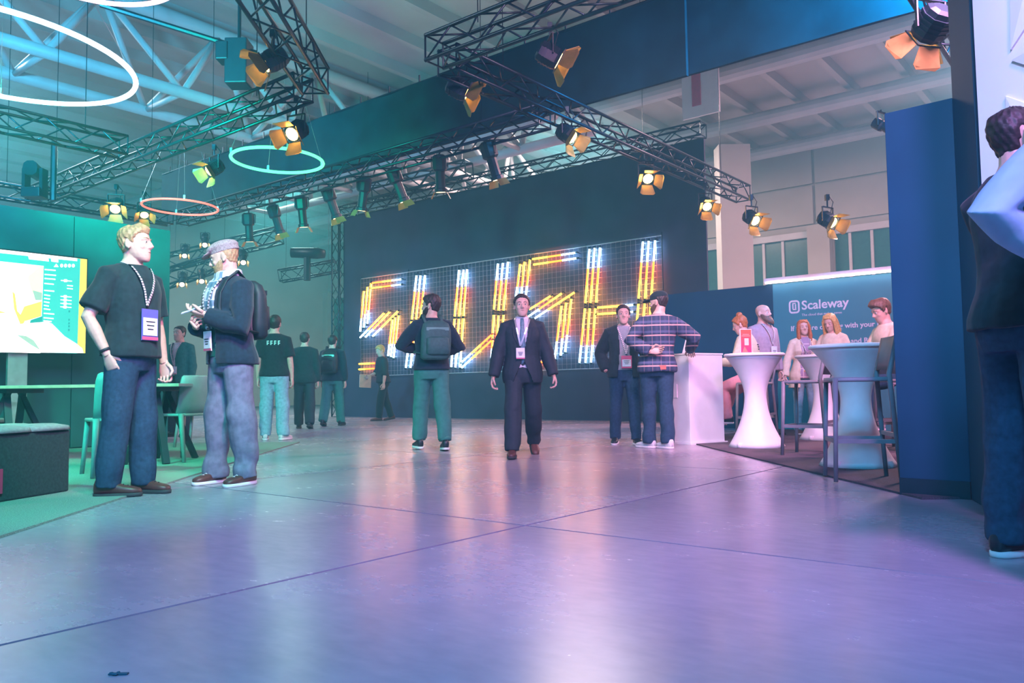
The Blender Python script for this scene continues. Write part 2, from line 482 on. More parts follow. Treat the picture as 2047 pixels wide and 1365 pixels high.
# ------------------------------------------------------------------ right-hand booth structures
def slab_panel(name, p, q, z0, z1, th, m, label, cat, off=1):
    p, q = Vector((p[0], p[1], 0)), Vector((q[0], q[1], 0))
    L_ = (q - p).length
    o = MB().box((L_ / 2, off * th / 2, (z0 + z1) / 2), (L_, th, z1 - z0)).build(name, m, bevel=0.004)
    o.location = p; o.rotation_euler.z = math.atan2((q - p).y, (q - p).x)
    return tag(o, label, cat)
pa = ground(1800, 988); pb = ground(1942, 998.5)
part = slab_panel('partition', pa, pb, 0.0, 2.33, 0.12, M_navy, 'navy partition panel standing at the end of the bar area', 'partition')
mbp = MB().box(((Vector((pb.x, pb.y, 0)) - Vector((pa.x, pa.y, 0))).length / 2, -0.006, 0.05), ((Vector((pb.x, pb.y, 0)) - Vector((pa.x, pa.y, 0))).length, 0.012, 0.1))
mbp.build('plinth', M_black, part)
pc = ground(1988, 1026)
slab_panel('corner_post', pb, pc, 0.0, 4.6, 0.30, M_navy, 'tall dark navy post panel between lower navy partition and white wall', 'panel')
# white faceted wall at the right
wf = tag(empty('wall_right_booth'), kind='structure')
w0 = ground(1996, 1041); w0 = Vector((w0.x, w0.y, 0)); wd = Vector((-0.062, -1, 0)).normalized()
wd = Vector((0.10, -1, 0)).normalized()
M_facet = mat('white_facet_panel', (0.78, 0.74, 0.78), 0.6, 0, 0.03, 3)
wn_ = Vector((wd.y, -wd.x, 0)); wn_ = wn_ if wn_.x < 0 else -wn_
MB().prism([w0, w0 + wd * 3.4, w0 + wd * 3.4 - wn_ * 0.25, w0 - wn_ * 0.25], (0, 0, 4.6)).build('wall_panel', M_facet, wf)
def facet(pts, d):
    P = [w0 + wd * a + ZV * z + wn_ * 0.01 for a, z in pts]
    c = sum(P, Vector()) / len(P) + wn_ * d
    mb = MB(); n = len(P)
    mb.add(P + [c] + [p - wn_ * 0.02 for p in P], [(i, (i + 1) % n, n) for i in range(n)] + [tuple(n + 1 + i for i in range(n - 1, -1, -1))] + [(i, n + 1 + i, n + 1 + (i + 1) % n, (i + 1) % n) for i in range(n)])
    mb.build('facet', M_facet, wf)
facet([(0.25, 2.15), (1.5, 2.9), (1.5, 1.3)], 0.05)
facet([(0.25, 2.2), (0.35, 3.9), (1.5, 3.0)], 0.04)
facet([(0.2, 2.0), (0.25, 0.5), (1.45, 1.2)], 0.04)
facet([(1.6, 1.2), (1.6, 3.0), (2.9, 2.0)], 0.10)
# booth back wall + printed sign
s0 = Vector((4.06, 12.3, 0))
slab_panel('booth_wall', s0 - AX * 1.9, s0 - AX * 0.0, 0.0, 2.24, 0.1, M_navy, 'plain navy booth back wall beside the printed sign wall', 'wall panel')
col = MB().box((0, 0, 4.0), (0.95, 0.6, 8.0)).build('column', M_hall); p = at(1472, 600, 24); col.location = (p.x, p.y, 0); tag(col, kind='structure')
SIGN = tag(empty('printed_sign_wall', s0, YAW_A), 'teal printed sign wall with white lettering behind the bar tables', 'sign')
M_sign = mat('teal_sign_print', (0.055, 0.28, 0.34), 0.6, 0, 0.05, 1.5)
M_signtext = mat('white_sign_print', (0.80, 0.80, 0.90), 0.6, 0, 0.02)
MB().box((1.35, 0.05, 1.12), (2.7, 0.1, 2.24)).build('board', M_sign, SIGN)

_fonts = {}
def text_mesh(body, size, depth=0.002, bold=False):
    cu = bpy.data.curves.new('lettering', 'FONT'); cu.body = body; cu.size = size; cu.extrude = depth; cu.resolution_u = 3
    if bold: cu.offset = size * 0.018
    o = bpy.data.objects.new('lettering', cu); COL.objects.link(o)
    me = bpy.data.meshes.new_from_object(o.evaluated_get(bpy.context.evaluated_depsgraph_get()))
    bpy.data.objects.remove(o)
    return me
def lettering(body, size, loc, parent, m, bold=False, rot=(math.pi / 2, 0, 0), depth=0.002):
    me = text_mesh(body, size, depth, bold); me.materials.clear(); me.materials.append(m)
    o = link('lettering', me, parent); o.location = loc; o.rotation_euler = rot
    return o
lettering('Scaleway', 0.19, (0.435, -0.004, 1.815), SIGN, M_signtext, True)
lettering('The cloud that makes sense', 0.052, (0.435, -0.004, 1.715), SIGN, M_signtext)
lettering('If you are cooking with your next LLM', 0.105, (0.26, -0.004, 1.50), SIGN, M_signtext, True)
lettering('Free GPU instances and Bare Metal', 0.105, (0.26, -0.004, 1.27), SIGN, M_signtext, True)
lettering('await you', 0.105, (0.26, -0.004, 1.13), SIGN, M_signtext, True)
lg = MB()
def rr_ring(mb, cx, cz, w, h, r, t, y=-0.004):
    def rr(w, h, r):
        out = []
        for qx, qz, a0 in ((1, 1, 0), (-1, 1, 90), (-1, -1, 180), (1, -1, 270)):
            for k in range(5):
                a = R(a0 + 22.5 * k)
                out.append((cx + qx * (w / 2 - r) + r * math.cos(a), cz + qz * (h / 2 - r) + r * math.sin(a)))
        return out
    o_, i_ = rr(w, h, r), rr(w - 2 * t, h - 2 * t, max(r - t, 0.005))
    n = len(o_)
    mb.add([(x, y, z) for x, z in o_ + i_], [(k, (k + 1) % n, n + (k + 1) % n, n + k) for k in range(n)])
rr_ring(lg, 0.325, 1.865, 0.165, 0.20, 0.05, 0.026)
lg.box((0.305, -0.004, 1.875), (0.02, 0.002, 0.09)).box((0.345, -0.004, 1.86), (0.02, 0.002, 0.09)).box((0.325, -0.004, 1.918), (0.05, 0.002, 0.018)).box((0.328, -0.004, 1.825), (0.05, 0.002, 0.018))
lg.build('logo', M_signtext, SIGN)
lb = tag(empty('light_bar', s0 + ZV * 2.27 - BX * 0.06, YAW_A), 'white light bar along the top of the teal sign wall', 'light bar')
MB().box((1.2, 0, 0.03), (2.6, 0.05, 0.06)).build('housing', M_white, lb)
MB().box((1.2, -0.02, -0.012), (2.56, 0.04, 0.024)).build('diffuser', glow('cool_white_led', (0.86, 0.74, 1.0), 7), lb)
# red lettered sign hung on the hall wall beyond the drape
rs = tag(empty('hall_sign', at(1368, 190, 20), YAW_A), 'small pale hall sign with a red stroke hung beyond the drape', 'sign')
MB().box((0.45, 0, 0), (1.0, 0.06, 1.3)).build('board', M_white, rs)
for q in (0.1, 0.8): MB().tube((q, 0, 0.6), (q, 0, 9.4 - rs.location.z), 0.012, 6).build('hanging_rod', M_steel, rs)
MB().box((0.35, -0.04, 0.08), (0.24, 0.02, 0.9)).build('stroke', mat('red_sign_print', (0.55, 0.02, 0.12), 0.6), rs)
# ------------------------------------------------------------------ letter sign made of light tubes
G_blue = glow('tube_glow_blue_white', (0.42, 0.76, 1.0), 8.0)
G_orange = glow('tube_glow_orange', (1.0, 0.13, 0.012), 7.0)
G_yellow = glow('tube_glow_yellow', (1.0, 0.46, 0.03), 8.0)
SG = tag(empty('letter_sign', WL + WN * 0.13, math.atan2(WDIR.y, WDIR.x)), 'huge glowing letter sign of light tubes on the navy backdrop', 'sign')
_o0 = WL + WN * 0.13
def wl(zx, zy, d=0.0):
    """picture detail coordinates -> sign plane (x along the wall, z up)"""
    p = on_plane(660 + zx / 2.73, 430 + zy / 2.73, _o0 + WN * d, WN)
    q = p - _o0
    return Vector((q.dot(WDIR), -d, q.z))
R_blue = glow('added_glow_blue', (0.35, 0.70, 1.0), 48); R_orange = glow('added_glow_orange', (1.0, 0.16, 0.05), 64); R_yellow = glow('added_glow_yellow', (1.0, 0.40, 0.06), 54)  # glow for strips added behind the tubes to brighten the wall
TUBES = []
def T(ax, ay, bx, by, cols): TUBES.append((ax, ay, bx, by, cols))
O, Y_, B_ = 1, 2, 0
# S
T(230, 370, 390, 350, (O, Y_, B_)); T(225, 398, 388, 378, (Y_, O, B_))
T(183, 415, 163, 635, (Y_, O, B_)); T(203, 392, 183, 612, (Y_, O, B_)); T(222, 370, 202, 592, (Y_, O, B_))
T(295, 533, 163, 668, (Y_, O, B_)); T(325, 527, 192, 665, (Y_, O, B_)); T(370, 523, 232, 660, (Y_, Y_, B_))
T(338, 570, 315, 768, (Y_, O, B_)); T(354, 558, 330, 772, (Y_, O, B_)); T(372, 548, 345, 778, (Y_, O, B_))
T(158, 812, 248, 808, (Y_, Y_, O)); T(157, 842, 255, 836, (Y_, O, O))
# L
for a in ((470, 330, 445, 568), (492, 330, 468, 568), (517, 328, 492, 566)): T(*a, (B_, O, Y_))
for a in ((443, 580, 412, 832), (466, 580, 437, 832), (492, 578, 465, 830)): T(*a, (Y_, O, B_))
T(487, 800, 600, 745, (B_, O, Y_)); T(487, 828, 610, 770, (B_, O, Y_))
# U
for a in ((703, 300, 679, 552), (727, 298, 703, 552), (746, 296, 726, 550)): T(*a, (B_, O, Y_))
for a in ((678, 566, 660, 828), (702, 566, 683, 830), (726, 564, 708, 830)): T(*a, (Y_, Y_, B_))
T(882, 652, 718, 802, (O, Y_, B_)); T(882, 682, 718, 832, (O, Y_, B_))
for a in ((915, 265, 893, 515), (942, 262, 918, 520), (970, 255, 945, 520)): T(*a, (B_, O, Y_))
for a in ((892, 545, 877, 815), (918, 548, 900, 815), (946, 545, 924, 790)): T(*a, (Y_, O, B_))
# S
T(1105, 240, 1340, 205, (Y_, O, B_)); T(1110, 270, 1345, 235, (Y_, O, B_))
T(1037, 268, 1013, 450, (Y_, O, B_)); T(1060, 255, 1040, 455, (Y_, O, B_)); T(1090, 243, 1065, 455, (Y_, O, B_))
T(1205, 440, 1088, 514, (Y_, O, Y_)); T(1265, 426, 1082, 553, (Y_, O, B_)); T(1335, 420, 1118, 562, (Y_, Y_, B_))
T(1262, 495, 1225, 782, (Y_, O, B_)); T(1287, 478, 1257, 765, (Y_, O, B_)); T(1315, 458, 1282, 745, (Y_, O, B_))
T(1010, 790, 1190, 770, (Y_, O, B_)); T(1010, 818, 1190, 798, (Y_, O, O))
# H
for a in ((1415, 185, 1392, 480), (1443, 180, 1420, 478), (1472, 178, 1450, 476)): T(*a, (B_, O, Y_))
for a in ((1390, 510, 1360, 805), (1416, 510, 1393, 805), (1447, 508, 1423, 803)): T(*a, (Y_, O, B_))
T(1460, 505, 1655, 490, (Y_, Y_, B_)); T(1460, 540, 1655, 527, (Y_, Y_, B_))
for a in ((1707, 145, 1683, 455), (1738, 142, 1718, 455), (1773, 138, 1752, 452)): T(*a, (B_, O, Y_))
for a in ((1682, 485, 1655, 800), (1716, 483, 1692, 800), (1750, 480, 1728, 798)): T(*a, (Y_, O, B_))
for ax, ay, bx, by, cols in TUBES:
    p, q = wl(ax, ay), wl(bx, by)
    mb = MB()
    cuts = [0, 0.36, 0.68, 1.0]
    for k in range(3):
        mb.tube(p.lerp(q, cuts[k]), p.lerp(q, cuts[k + 1]), 0.021, 8, m=cols[k])
    t = mb.build('light_tube', [G_blue, G_orange, G_yellow], SG, True)
    bs = MB()
    for k in range(3):
        a_, b_ = p.lerp(q, cuts[k]) + Vector((0, 0.024, 0)), p.lerp(q, cuts[k + 1]) + Vector((0, 0.024, 0))
        bs.bar(a_, b_, 0.016, 0.008, (0, 1, 0), cols[k])
    bs.build('added_wall_glow', [R_blue, R_orange, R_yellow], t)
    d = (q - p).normalized()
    for e_, s_ in ((p, -1), (q, 1)):
        MB().limb([e_, e_ + d * s_ * 0.05], [0.024, 0.024], n=6).tube(e_ + d * s_ * 0.03, e_ + d * s_ * 0.03 + Vector((0, 0.11, 0)), 0.012, 5).build('end_cap', M_steel, t)
# wire grid the tubes hang on
c00, c10, c01, c11 = wl(160, 355), wl(1800, 95), wl(155, 838), wl(1800, 815)
gx0, gx1, gz0, gz1 = c00.x, c10.x, 1.08, (c00.z + c10.z) / 2
M_wire = mat('pale_mesh_wire', (0.42, 0.44, 0.50), 0.4, 0.5)
mb = MB()
nx = int((gx1 - gx0) / 0.115); nz = int((gz1 - gz0) / 0.115)
for i in range(nx + 1):
    x = gx0 + (gx1 - gx0) * i / nx; mb.box((x, 0.05, (gz0 + gz1) / 2), (0.004, 0.004, gz1 - gz0))
for j in range(nz + 1):
    z = gz0 + (gz1 - gz0) * j / nz; mb.box(((gx0 + gx1) / 2, 0.056, z), (gx1 - gx0, 0.004, 0.004))
tag(mb.build('wire_grid', M_wire, SG), kind='stuff')
for q in range(6):
    x = gx0 + (gx1 - gx0) * q / 5
    MB().tube((x, 0.07, gz0 - 0.02), (x, 0.07, gz1 + 0.06), 0.012, 6).build('grid_post', M_steel, SG)
for zz in (gz0, gz1): MB().tube((gx0, 0.07, zz), (gx1, 0.07, zz), 0.014, 6).build('grid_rail', M_wire, SG)

# ------------------------------------------------------------------ box trusses
def truss(p, q, label, s=0.26, bay=0.36, r=0.022, rb=0.011, h=None, group='black lighting trusses'):
    p, q = Vector(p), Vector(q); h = h or s
    e = tag(empty('lighting_truss', p), label, 'truss', group)
    d = q - p; L_ = d.length; n = max(3, round(L_ / bay))
    if abs(d.normalized().z) > 0.9: x, y = AX.copy(), BX.copy()
    else:
        x = d.cross(ZV).normalized(); y = x.cross(d).normalized()
    cor = [x * (s / 2 * i) + y * (h / 2 * j) for i, j in ((-1, -1), (1, -1), (1, 1), (-1, 1))]
    ch = MB().tube((0, 0, 0), d, r, 8).mesh('chord', M_steel, True)
    for c in cor:
        o = link('chord', ch, e); o.location = c
    for f in range(4):
        a, b = cor[f], cor[(f + 1) % 4]
        m1 = MB().tube(a, b + d / n, rb, 5).mesh('brace', M_steel, True)
        m2 = MB().tube(b, a + d / n, rb, 5).mesh('brace', M_steel, True)
        for k in range(n):
            o = link('brace', m1 if k % 2 == 0 else m2, e); o.location = d * (k / n)
    for k in (0, n):
        mb = MB()
        for f in range(4): mb.tube(cor[f], cor[(f + 1) % 4], rb, 5)
        o = mb.build('end_frame', M_steel, e); o.location = d * (k / n)
    if abs(d.normalized().z) < 0.5 and p.z > 3.5:
        for t in (0.12, 0.88): MB().tube(d * t + y * h / 2, d * t + ZV * (9.3 - p.z), 0.006, 5).build('hanging_cable', M_steel, e)
    return e
ZT = 4.28
def air(px, py, z):           # the point at height z seen at this pixel
    return on_plane(px, py, (0, 0, z), ZV)
n0 = air(868, 104, ZT)
truss(n0, n0 + AX * 5.2, 'nearest black lighting truss crossing overhead at the top', 0.27)
truss(n0 + BX * 0.2 - ZV * 0.02, n0 + BX * 8.2 - ZV * 0.02, 'black lighting truss running away over the aisle to the backdrop', 0.27)
t1r = air(1128, 222, ZT); t1l = t1r - AX * 9.6
truss(t1l, t1r - AX * 0.32, 'black lighting truss along the lower edge of the long drape', 0.26)
n4 = air(606, 175, ZT)
truss(n4 - AX * 8.0, n4, 'black lighting truss above the two rings over the lounge', 0.27)
t5 = air(512, 0, ZT)
truss(n4 + Vector((0.19, -0.2, 0)), n4 + Vector((0.19, -0.2, 0)) + Vector((0.03, -3.4, 0)), 'black lighting truss overhead carrying the biggest lit lamp', 0.30)
l1 = air(290, 304, ZT)
truss(l1 - BX * 4.8, l1 - BX * 0.32, 'black lighting truss over the screen wall of the lounge', 0.27)
l2 = at(-40, 375, 13.5); truss(l2, l2 + BX * 3.4, 'small lighting truss far behind the screen wall', 0.24)
# frame of the backdrop
truss(WL - WDIR * 0.18 + ZV * 0.0, WL - WDIR * 0.18 + ZV * (WH + 0.1), 'upright black truss leg at the end of the backdrop', 0.28)
truss(WL - WDIR * 0.3 + ZV * (WH + 0.18), WR + ZV * (WH + 0.18), 'black truss along the top edge of the backdrop', 0.26)
truss(at(560, 552, 23.5), at(672, 532, 23.5), 'short low truss beside the backdrop leg', 0.34)
truss(at(735, 388, 22.5), at(938, 338, 21.0), 'distant truss seen in the gap above the backdrop', 0.42, 0.5, 0.03, 0.018)
truss(at(325, 560, 25), at(470, 512, 25), 'distant truss behind the two talking men, lower one', 0.5, 0.6, 0.035, 0.02)
truss(at(325, 528, 27), at(560, 470, 27), 'distant truss behind the two talking men, upper one', 0.5, 0.6, 0.035, 0.02)
tr_r = air(1912, 62, 4.0)
truss(tr_r - BX * 2.2, tr_r + BX * 0.9, 'black lighting truss above the navy partition', 0.26)

# ------------------------------------------------------------------ stage lamps
def fresnel(hang, aim, label, s=1.0, group='lit stage lamps with barn doors', drop=0.34):
    hang = Vector(hang)
    e = tag(empty('stage_lamp', hang), label, 'stage lamp', group)
    c = Vector((0, 0, -drop))
    d = Vector(aim).normalized(); x, y, d = basis(d, (0, 0, 1))
    rot = Matrix((x, y, d)).transposed()
    P = lambda a, b, z: c + (rot @ Vector((a, b, z))) * s
    cs = [P(0, 0, z) for z in (-0.15, -0.13, -0.05, 0.06, 0.10)]
    mb = MB().loft(cs, [x * k * s for k in (0.07, 0.105, 0.115, 0.115, 0.10)], [y * k * s for k in (0.07, 0.105, 0.115, 0.115, 0.10)], 8, 2.6)
    body = mb.build('housing', M_black, e)
    for k in range(4):
        z = -0.09 + 0.035 * k
        MB().loft([P(0, 0, z), P(0, 0, z + 0.012)], [x * 0.122 * s] * 2, [y * 0.122 * s] * 2, 8, 2.6).build('cooling_fin', M_black, body)
    yk = MB()
    h1 = Vector((x.x, x.y, 0)).normalized()
    a0, a1 = c + h1 * 0.13 * s, c - h1 * 0.13 * s
    top = Vector((0, 0, -drop + 0.20 * s))
    for a in (a0, a1):
        yk.bar(a - ZV * 0.02, Vector((a.x, a.y, top.z)), 0.012, 0.03)
    yk.bar(Vector((a0.x, a0.y, top.z)), Vector((a1.x, a1.y, top.z)), 0.03, 0.012)
    yk.build('yoke', M_black, e)
    cl = MB().tube(top, (0, 0, -0.02), 0.012, 6).box((0, 0, -0.02), (0.05, 0.06, 0.08))
    cl.build('clamp', M_steel, e)
    lens = MB().loft([P(0, 0, 0.095), P(0, 0, 0.104), P(0, 0, 0.110)], [x * k * s for k in (0.082, 0.082, 0.05)], [y * k * s for k in (0.082, 0.082, 0.05)], 12)
    lens.build('lens', M_gold, e, True)
    fr = MB()
    for sx, sy in ((1, 0), (-1, 0), (0, 1), (0, -1)):
        u = Vector((sx, sy)); w = Vector((-sy, sx))
        def Q(a, b, z): return P(u.x * a + w.x * b, u.y * a + w.y * b, z)
        z0, z1, o0, o1 = 0.115, 0.115 + 0.17 * 0.80, 0.100, 0.100 + 0.17 * 0.55
        poly = [Q(o0, -0.085, z0), Q(o0, 0.085, z0), Q(o1, 0.125, z1 - 0.03), Q(o1 + 0.012, 0.09, z1), Q(o1 + 0.012, -0.09, z1), Q(o1, -0.125, z1 - 0.03)]
        nrm = (poly[1] - poly[0]).cross(poly[2] - poly[1]).normalized() * 0.004
        MB().prism(poly, nrm).build('barn_door', M_barn, e)
        fr.bar(Q(0.1, -0.105, 0.11), Q(0.1, 0.105, 0.11), 0.012, 0.012, d)
    fr.build('gel_frame', M_black, e)
    cb = MB().path([P(0, -0.02, -0.14), c + Vector((0.05, 0.02, 0.12)), Vector((0.09, 0.02, -0.08)), Vector((0.03, 0, 0.0))], 0.007, 5)
    cb.build('cable', M_black, e, True)
    return e
def profile_lamp(hang, aim, label, s=1.0, group='unlit looking profile spotlights under the drape', drop=0.26, G=None):
    e = tag(empty('profile_spotlight', hang), label, 'spotlight', group)
    c = Vector((0, 0, -drop)); x, y, d = basis(Vector(aim), (0, 0, 1))
    P = lambda z: c + d * z * s
    b = MB().loft([P(-0.20), P(-0.17), P(0.02), P(0.05)], [x * k * s for k in (.07, .11, .11, .085)], [y * k * s for k in (.07, .11, .11, .085)], 10, 2.8)
    b.build('housing', M_black, e)
    MB().loft([P(0.05), P(0.30), P(0.31), P(0.36)], [x * k * s for k in (.075, .075, .095, .095)], [y * k * s for k in (.075, .075, .095, .095)], 10).build('barrel', M_black, e)
    MB().loft([P(0.358), P(0.364)], [x * .07 * s] * 2, [y * .07 * s] * 2, 10).build('lens', G or glow('small_warm_lens', (1.0, 0.70, 0.36), 6), e)
    for sx in (-1, 1):
        a = P(0.36) + x * sx * 0.095 * s
        MB().prism([a - y * 0.08 * s, a + y * 0.08 * s, a + y * 0.09 * s + d * 0.10 * s + x * sx * 0.05 * s, a - y * 0.09 * s + d * 0.10 * s + x * sx * 0.05 * s], x * 0.004).build('barn_door', M_barn, e)
    yk = MB(); h1 = x
    for sx in (-1, 1): yk.bar(c + x * sx * 0.125 * s, c + x * sx * 0.125 * s + ZV * 0.17, 0.012, 0.03)
    yk.bar(c - x * 0.125 * s + ZV * 0.17, c + x * 0.125 * s + ZV * 0.17, 0.03, 0.012).tube(c + ZV * 0.17, (0, 0, 0.0), 0.012, 6)
    yk.build('yoke', M_black, e)
    return e
def at_h(px, py, z): return air(px, py, z)
LZ = ZT - 0.16
def lampat(px, py, D, aim, label, s=1.0, drop=0.34):
    p = at(px, py, D); fresnel(p + ZV * drop, aim, label, s, drop=drop)
lampat(545, 120, 8.1, (-0.75, -0.30, -0.60), 'largest lit stage lamp with glow tinted barn doors under the overhead truss', 1.0, 0.30)
lampat(592, 262, 9.6, (-0.3, -0.7, -0.6), 'lit stage lamp hanging right above the green ring', 1.0, 0.42)
lampat(428, 336, 11.9, (-0.5, -0.6, -0.6), 'lit stage lamp between the green ring and the red ring', 0.95)
lampat(232, 412, 12.9, (0.2, -0.7, -0.65), 'lit stage lamp over the top of the screen wall', 0.95)
lampat(288, 424, 13.6, (0.3, -0.5, -0.7), 'lit stage lamp just beside the red ring', 0.8)
lampat(1100, 112, 8.3, (0.80, 0.15, -0.42), 'lit stage lamp under the nearest truss, aimed along it', 1.0)
lampat(918, 178, 9.0, (0.85, 0.1, -0.42), 'lit stage lamp at the corner where two trusses meet', 1.0)
lampat(1134, 268, 10.2, (0.5, -0.35, -0.5), 'lit stage lamp at the crossing of aisle truss and drape truss', 0.95)
lampat(1292, 352, 12.0, (0.1, -0.6, -0.5), 'lit stage lamp on the aisle truss, before the backdrop top', 0.95)
lampat(1410, 408, 13.2, (0.1, -0.6, -0.5), 'lit stage lamp at the far end of the aisle truss', 0.9)
lampat(1503, 436, 12.0, (0.3, -0.6, -0.5), 'lit stage lamp above the navy booth wall', 0.9)
lampat(1655, 440, 11.0, (0.4, -0.6, -0.5), 'lit stage lamp above the teal sign wall', 0.9)
lampat(1862, 52, 6.2, (-0.22, 0.80, -0.60), 'large stage lamp hanging straight down beside the navy partition', 1.05, 0.30)
for px, py, D, ax, lb_ in ((497, 446, 15.4, 0.0, 'first profile spotlight from the red ring along the drape'), (550, 430, 14.9, 0.25, 'second profile spotlight from the red ring along the drape'), (603, 414, 14.3, 0.05, 'third profile spotlight from the red ring along the drape'),
                        (660, 396, 13.8, 0.3, 'fourth profile spotlight from the red ring along the drape'), (727, 378, 13.2, -0.15, 'fifth profile spotlight from the red ring along the drape'), (792, 360, 12.6, 0.35, 'sixth profile spotlight from the red ring along the drape'),
                        (879, 336, 11.9, 0.02, 'seventh profile spotlight from the red ring along the drape'), (980, 310, 11.2, 0.28, 'eighth profile spotlight, last one before the aisle truss')):
    p = at(px, py, D)
    profile_lamp(p + ZV * 0.26, (ax, 0.20, -0.95), lb_, 1.0)
for px, py, D, lb_ in ((365, 556, 21, 'small far lamp between the faces of the talking men'), (404, 550, 21.5, 'small far lamp beside the chin of the man in flat cap'), (486, 512, 20, 'small far lamp behind the flat cap'), (410, 478, 21, 'small far lamp above the flat cap'), (370, 500, 22, 'small far lamp beside the fair haired man')):
    p = at(px, py, D); profile_lamp(p + ZV * 0.2, (0.25, -0.7, -0.6), lb_, 0.9, 'small distant hall lamps', 0.2, glow('far_lamp_lens', (1.0, 0.72, 0.45), 25))
p = at(1762, 252, 9.5); profile_lamp(p + ZV * 0.2, (0.3, -0.5, -0.5), 'small white spotlight above the navy partition top', 0.6, 'single white spotlight', 0.2, glow('cool_spot_lens', (0.95, 0.85, 1.0), 40))
# big black projector and its pole, left
pj = tag(empty('projector_unit', at(478, 128, 12.6)), 'big black hanging projector box beside the drape end', 'projector')
MB().box((0, 0, 0), (0.36, 0.36, 0.74)).build('housing', M_black, pj, bevel=0.02)
MB().box((-0.22, -0.05, 0.16), (0.2, 0.3, 0.30)).build('side_unit', M_black, pj, bevel=0.02)
MB().tube((0, 0, 0.3), (0, 0, 1.6), 0.03).build('pole', M_steel, pj)
MB().tube((0.25, 0.1, 0.22), (-1.95, -0.6, 0.72), 0.045).build('boom', M_steel, pj)
mv = tag(empty('moving_light', at(70, 352, 12.6)), 'boxy moving light standing on the truss over the screen wall', 'moving light')
MB().box((0, 0, -0.28), (0.30, 0.26, 0.16)).build('base', M_black, mv, bevel=0.015)
MB().box((-0.14, 0, -0.06), (0.05, 0.16, 0.34)).build('yoke_arm', M_black, mv); MB().box((0.14, 0, -0.06), (0.05, 0.16, 0.34)).build('yoke_arm', M_black, mv)
MB().loft([(0, 0.12, 0.05), (0, -0.14, 0.10)], [(0.1, 0, 0), (0.12, 0, 0)], [(0, 0, 0.1), (0, 0, 0.12)], 10, 2.6).build('head', M_black, mv)
MB().tube((0.30, 0, -0.4), (0.30, 0, 0.55), 0.05).build('mast', M_steel, mv)
fp = tag(empty('followspot', at(614, 508, 22.4)), 'black follow spot on a stand above the low truss', 'spotlight')
MB().limb([(-0.45, 0, 0.05), (0.3, 0, 0.02), (0.5, 0, 0.0)], [0.14, 0.16, 0.12], n=10).build('housing', M_black, fp, True)
MB().tube((0, 0, -0.1), (0, 0, -0.75), 0.10).build('stand', M_black, fp)
# ------------------------------------------------------------------ glowing hoops
def hoop(c, r, color, strength, label, tube=0.02, tilt=(0, 0)):
    e = tag(empty('ring_light', c), label, 'ring light', 'round hanging ring lights')
    e.rotation_euler = (tilt[0], tilt[1], 0)
    n, k = 72, 8
    mb = MB(); vs = []; fs = []
    for i in range(n):
        a = 2 * math.pi * i / n
        for j in range(k):
            b = 2 * math.pi * j / k
            q = r + tube * math.cos(b)
            vs.append((q * math.cos(a), q * math.sin(a), tube * math.sin(b)))
    for i in range(n):
        for j in range(k): fs.append((i * k + j, ((i + 1) % n) * k + j, ((i + 1) % n) * k + (j + 1) % k, i * k + (j + 1) % k))
    mb.add(vs, fs).build('glowing_tube', glow('hoop_' + label.split()[0], color, strength), e, True)
    for q in range(4):
        a = 0.5 + q * math.pi / 2
        p = Vector((r * math.cos(a), r * math.sin(a), tube))
        MB().box(p + ZV * 0.03, (0.03, 0.03, 0.06)).build('clip', M_silver, e)
        MB().tube(p + ZV * 0.05, Vector((p.x * 0.5, p.y * 0.5, 1.0)), 0.003, 4).build('wire', M_silver, e)
    return e
hoop(at(555, 321, 10.6), 0.60, (0.10, 1.0, 0.32), 2.6, 'green ring light hanging before the drape', 0.022, (0, 0.02))
hoop(at(360.5, 414, 13.2), 0.595, (1.0, 0.13, 0.10), 2.3, 'red ring light hanging farthest away', 0.017, (0, 0.02))
hoop(at(-22, 112, 7.0), 1.20, (0.62, 0.84, 1.0), 4.0, 'white ring light hanging lowest at the upper corner', 0.024, (0.0, 0.06))
hoop(at(176, -72, 6.6), 0.72, (1.0, 0.55, 0.80), 3.4, 'pink ring light cut off by the top edge', 0.022, (0, 0.03))
# ------------------------------------------------------------------ lounge furniture
lw0 = Vector((-5.4, 10.1, 0))
lw = slab_panel('lounge_wall', lw0 - BX * 6.5, lw0 + BX * 1.075, 0.0, 2.93, 0.12, M_teal, 'dark teal fabric wall behind the big screen', 'wall panel')
for i in range(6):
    MB().box((0.63 + 1.262 * i, -0.012, 1.47), (1.25, 0.024, 2.90)).build('panel', M_teal, lw)
SCR = tag(empty('display_screen', Vector((-5.10, 9.5, 0)), YAW_B), 'big bright display screen on a stand showing photo editing software', 'screen')
W_, ZB, ZTP = 2.0, 1.165, 2.295
MB().box((-W_ / 2, 0.03, (ZB + ZTP) / 2), (W_ + 0.03, 0.06, ZTP - ZB + 0.03)).build('bezel', M_black, SCR, bevel=0.005)
E_w = glow('screen_white', (1.0, 0.80, 0.84), 1.5); E_o = glow('screen_orange', (1.0, 0.52, 0.10), 1.15)
E_t = glow('screen_teal', (0.06, 0.42, 0.40), 0.85); E_g = glow('screen_grey', (0.42, 0.40, 0.36), 0.8); E_p = glow('screen_peach', (1.0, 0.66, 0.40), 1.2); E_d = glow('screen_dark_teal', (0.03, 0.28, 0.28), 0.7)
def sc(px, y, d):
    yt, yb = 499 + 0.105 * px, 702 + 0.02 * px
    return Vector((-(172 - px) / 186.0, -d, ZTP - (y - yt) / (yb - yt) * (ZTP - ZB)))
sm = MB()
def flat(pts, m, d): sm.add([sc(x, y, d) for x, y in pts], [tuple(range(len(pts)))], m)
sm.add([(-W_, -0.001, ZB), (0, -0.001, ZB), (0, -0.001, ZTP), (-W_, -0.001, ZTP)], [(0, 1, 2, 3)], 1)
flat([(-200, 478), (158, 516), (155, 706), (-200, 700)], 2, .002)
flat([(-200, 478), (151, 515), (151, 521), (-200, 487)], 0, .003)
